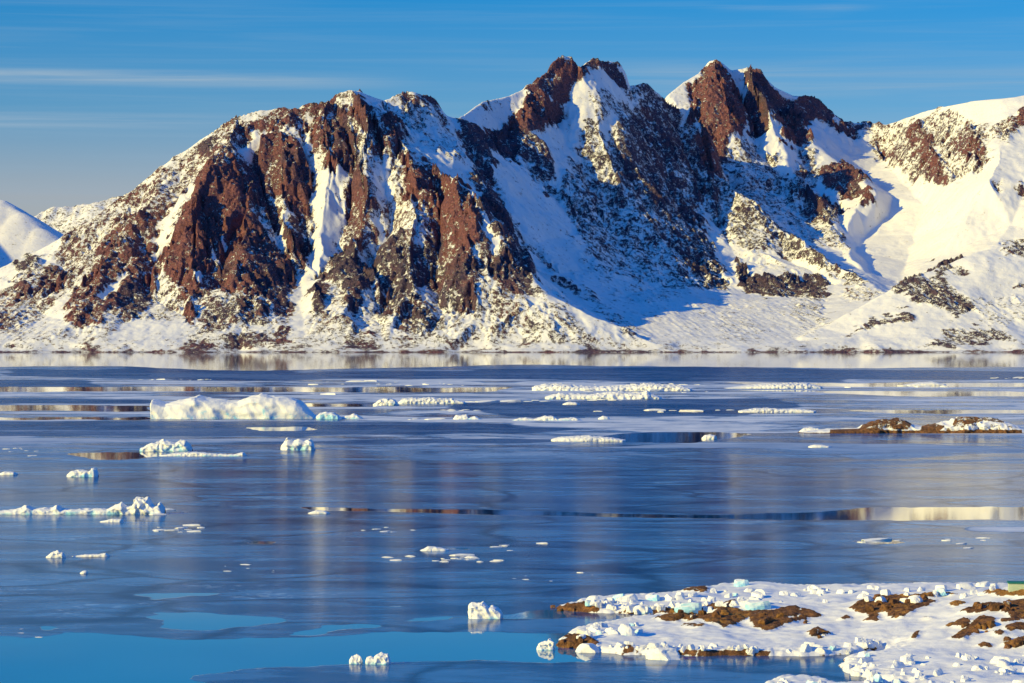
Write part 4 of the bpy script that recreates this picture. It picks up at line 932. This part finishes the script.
    floe('skerry', [(798,432.5),(806,430.8),(818,430),(828,429.3),(845,429.2),(858,428.4),(866,425),(872,422.6),(884,421.3),(897,421),(905,422.4),(912,425.6),(922,427),(934,425),(944,422.8),(955,420.4),(965,418.8),(978,419.4),(992,420.6),(1004,422.6),(1015,426),(1024,430)],
         433.3, 16, 61, LM, 'low rocky skerry with brown outcrops and snow in the right middle distance', 'skerry', crag=0.22, box=0.7, rockpoly=sk, kind='structure', res=0.5, warm=0.05)
    floe('ice_fragment', [(799,431.5),(804,428.5),(811,427.8),(818,429),(826,431.5)], 432.6, 5, 62, IM, 'white ice piece grounded at the left tip of the rocky skerry', 'ice fragment', blue=0.3, crag=0.25)
# ------------------------------------------------------------------ sky, sun, camera
def build_world():
    w = bpy.data.worlds.new("World"); SC.world = w; w.use_nodes = True
    nt = w.node_tree; nt.nodes.clear(); b = NB(nt)
    out = b.n('ShaderNodeOutputWorld'); bg = b.n('ShaderNodeBackground')
    sky = b.n('ShaderNodeTexSky'); sky.sky_type = 'NISHITA'; sky.sun_disc = False
    sky.sun_elevation = SUN_EL; sky.sun_rotation = math.atan2(SUN_AZ.x, SUN_AZ.y)
    sky.altitude = 0; sky.air_density = 1.0; sky.dust_density = 0.3; sky.ozone_density = 3.0
    tc = b.n('ShaderNodeTexCoord').outputs['Generated']
    sep = b.n('ShaderNodeSeparateXYZ'); b.l(tc, sep.inputs[0])
    z = sep.outputs['Z']
    ramp = b.n('ShaderNodeValToRGB'); b.l(b.math('MULTIPLY', z, 2.5), ramp.inputs[0])
    cr = ramp.color_ramp
    stops = TINT
    while len(cr.elements) < len(stops): cr.elements.new(0.5)
    for e, (p, c) in zip(cr.elements, stops): e.position = p; e.color = (*c, 1)
    mul = b.n('ShaderNodeMix', data_type='RGBA', blend_type='MULTIPLY'); mul.inputs['Factor'].default_value = 1
    b.l(sky.outputs[0], mul.inputs[6]); b.l(ramp.outputs[0], mul.inputs[7])
    col = mul.outputs[2]
    # thin streaks of high cloud lying in level bands
    az = b.math('ARCTAN2', sep.outputs['X'], sep.outputs['Y'])
    comb = b.n('ShaderNodeCombineXYZ'); b.l(b.math('MULTIPLY', az, 6.0), comb.inputs[0]); b.l(b.math('MULTIPLY', z, 260.0), comb.inputs[1])
    n = b.noise(comb.outputs[0], 1.0, 5, 0.6, 0.6)
    def band(z0, w_, a0, a1, soft, amt):
        wob = b.math('MULTIPLY', b.math('SUBTRACT', b.noise(comb.outputs[0], 0.35, 2, 0.5), 0.5), w_ * 1.5)
        d = b.math('ABSOLUTE', b.math('SUBTRACT', b.math('ADD', z, wob), z0))
        v = b.mapr(d, w_, 0.0, 0.0, 1.0, True)
        h1 = b.mapr(az, a0 - soft, a0, 0.0, 1.0, True); h2 = b.mapr(az, a1, a1 + soft, 1.0, 0.0, True)
        return b.math('MULTIPLY', b.math('MULTIPLY', v, b.math('MULTIPLY', h1, h2)), amt)
    s = b.math('ADD', band(0.0893, 0.0032, -0.5, -0.11, 0.09, 0.95), band(0.0755, 0.0032, -0.5, -0.12, 0.05, 0.9))
    s = b.math('ADD', s, band(0.0905, 0.0070, 0.06, 0.6, 0.05, 0.34))
    s = b.math('ADD', s, band(0.1160, 0.0030, -0.5, -0.10, 0.05, 0.16)); s = b.math('ADD', s, band(0.1135, 0.0020, 0.08, 0.11, 0.02, 0.2))
    wisps = b.math('MULTIPLY', b.mapr(n, 0.42, 0.75, 0.0, 1.0, True), 0.16)
    s = b.math('ADD', b.math('MULTIPLY', s, b.mapr(n, 0.3, 0.62, 0.15, 1.25)), wisps)
    col = b.mix(s, col, CLOUD)
    b.l(col, bg.inputs[0]); bg.inputs[1].default_value = 0.085
    b.l(bg.outputs[0], out.inputs[0])

def build_light_camera():
    ld = bpy.data.lights.new('sun', 'SUN'); ld.energy = SUN_E; ld.angle = R(0.5); ld.color = SUN_C
    lo = bpy.data.objects.new('sun', ld); COL.objects.link(lo)
    d = Vector((SUN_AZ.x * math.cos(SUN_EL), SUN_AZ.y * math.cos(SUN_EL), math.sin(SUN_EL)))
    lo.rotation_euler = d.to_track_quat('Z', 'Y').to_euler(); lo.location = d * 300 + Vector((0, 200, 0))
    cd = bpy.data.cameras.new('camera'); cd.sensor_width = 36; cd.lens = 36 * F / 1024
    cd.clip_start = 1; cd.clip_end = 60000
    co = bpy.data.objects.new('camera', cd); COL.objects.link(co)
    co.location = (0, 0, CH); co.rotation_euler = (R(90), 0, 0)
    SC.camera = co
    vs = SC.view_settings; vs.view_transform = 'Standard'; vs.look = 'None'; vs.exposure = 0.4; vs.gamma = 1
    SC.cycles.max_bounces = 5; SC.cycles.diffuse_bounces = 3; SC.cycles.glossy_bounces = 3
TINT = [(0.0,(.86,.77,.90)),(0.125,(.78,.73,.93)),(0.2,(.31,.63,1.0)),(0.293,(.08,.56,1.04)),(0.5,(.0,.66,1.5)),(1.0,(.0,.86,2.0))]
CLOUD = (2.6,3.9,5.2)
SUN_E = 4.3; SUN_C = (1.0, 0.80, 0.22)
build_world(); build_light_camera()
MM = mountain_material()
build_massif(MM)
far_hill('hill','smooth blue-shaded snow hill sloping down at the left edge',[(-520,45,10400),(-400,62,10700),(-290,105,11000),(-180,151,11300),(-100,175,11450),(-40,190,11450),(0,200,11400),(20,213,11300),(40,228,11200),(60,243,11100),(110,275,10800)],4,MM,0.0,wid=(-4400,-1100),dep=(9300,12600))  # unseen crest left of frame added higher to throw shade on this hill
far_hill('hill','distant rocky snow hill behind the left slope of the massif',[(-60,235,13600),(20,218,13500),(45,212,13500),(60,209,13500),(80,206,13500),(108,200,13500),(130,196,13500),(180,190,13500),(300,180,13500)],14,MM,0.9,wid=(-3400,-900),dep=(12300,14600))
build_water()
IM = ice_material(); LM = land_material()
CH_ = build_ice(IM)
build_islet(LM, IM, CH_)
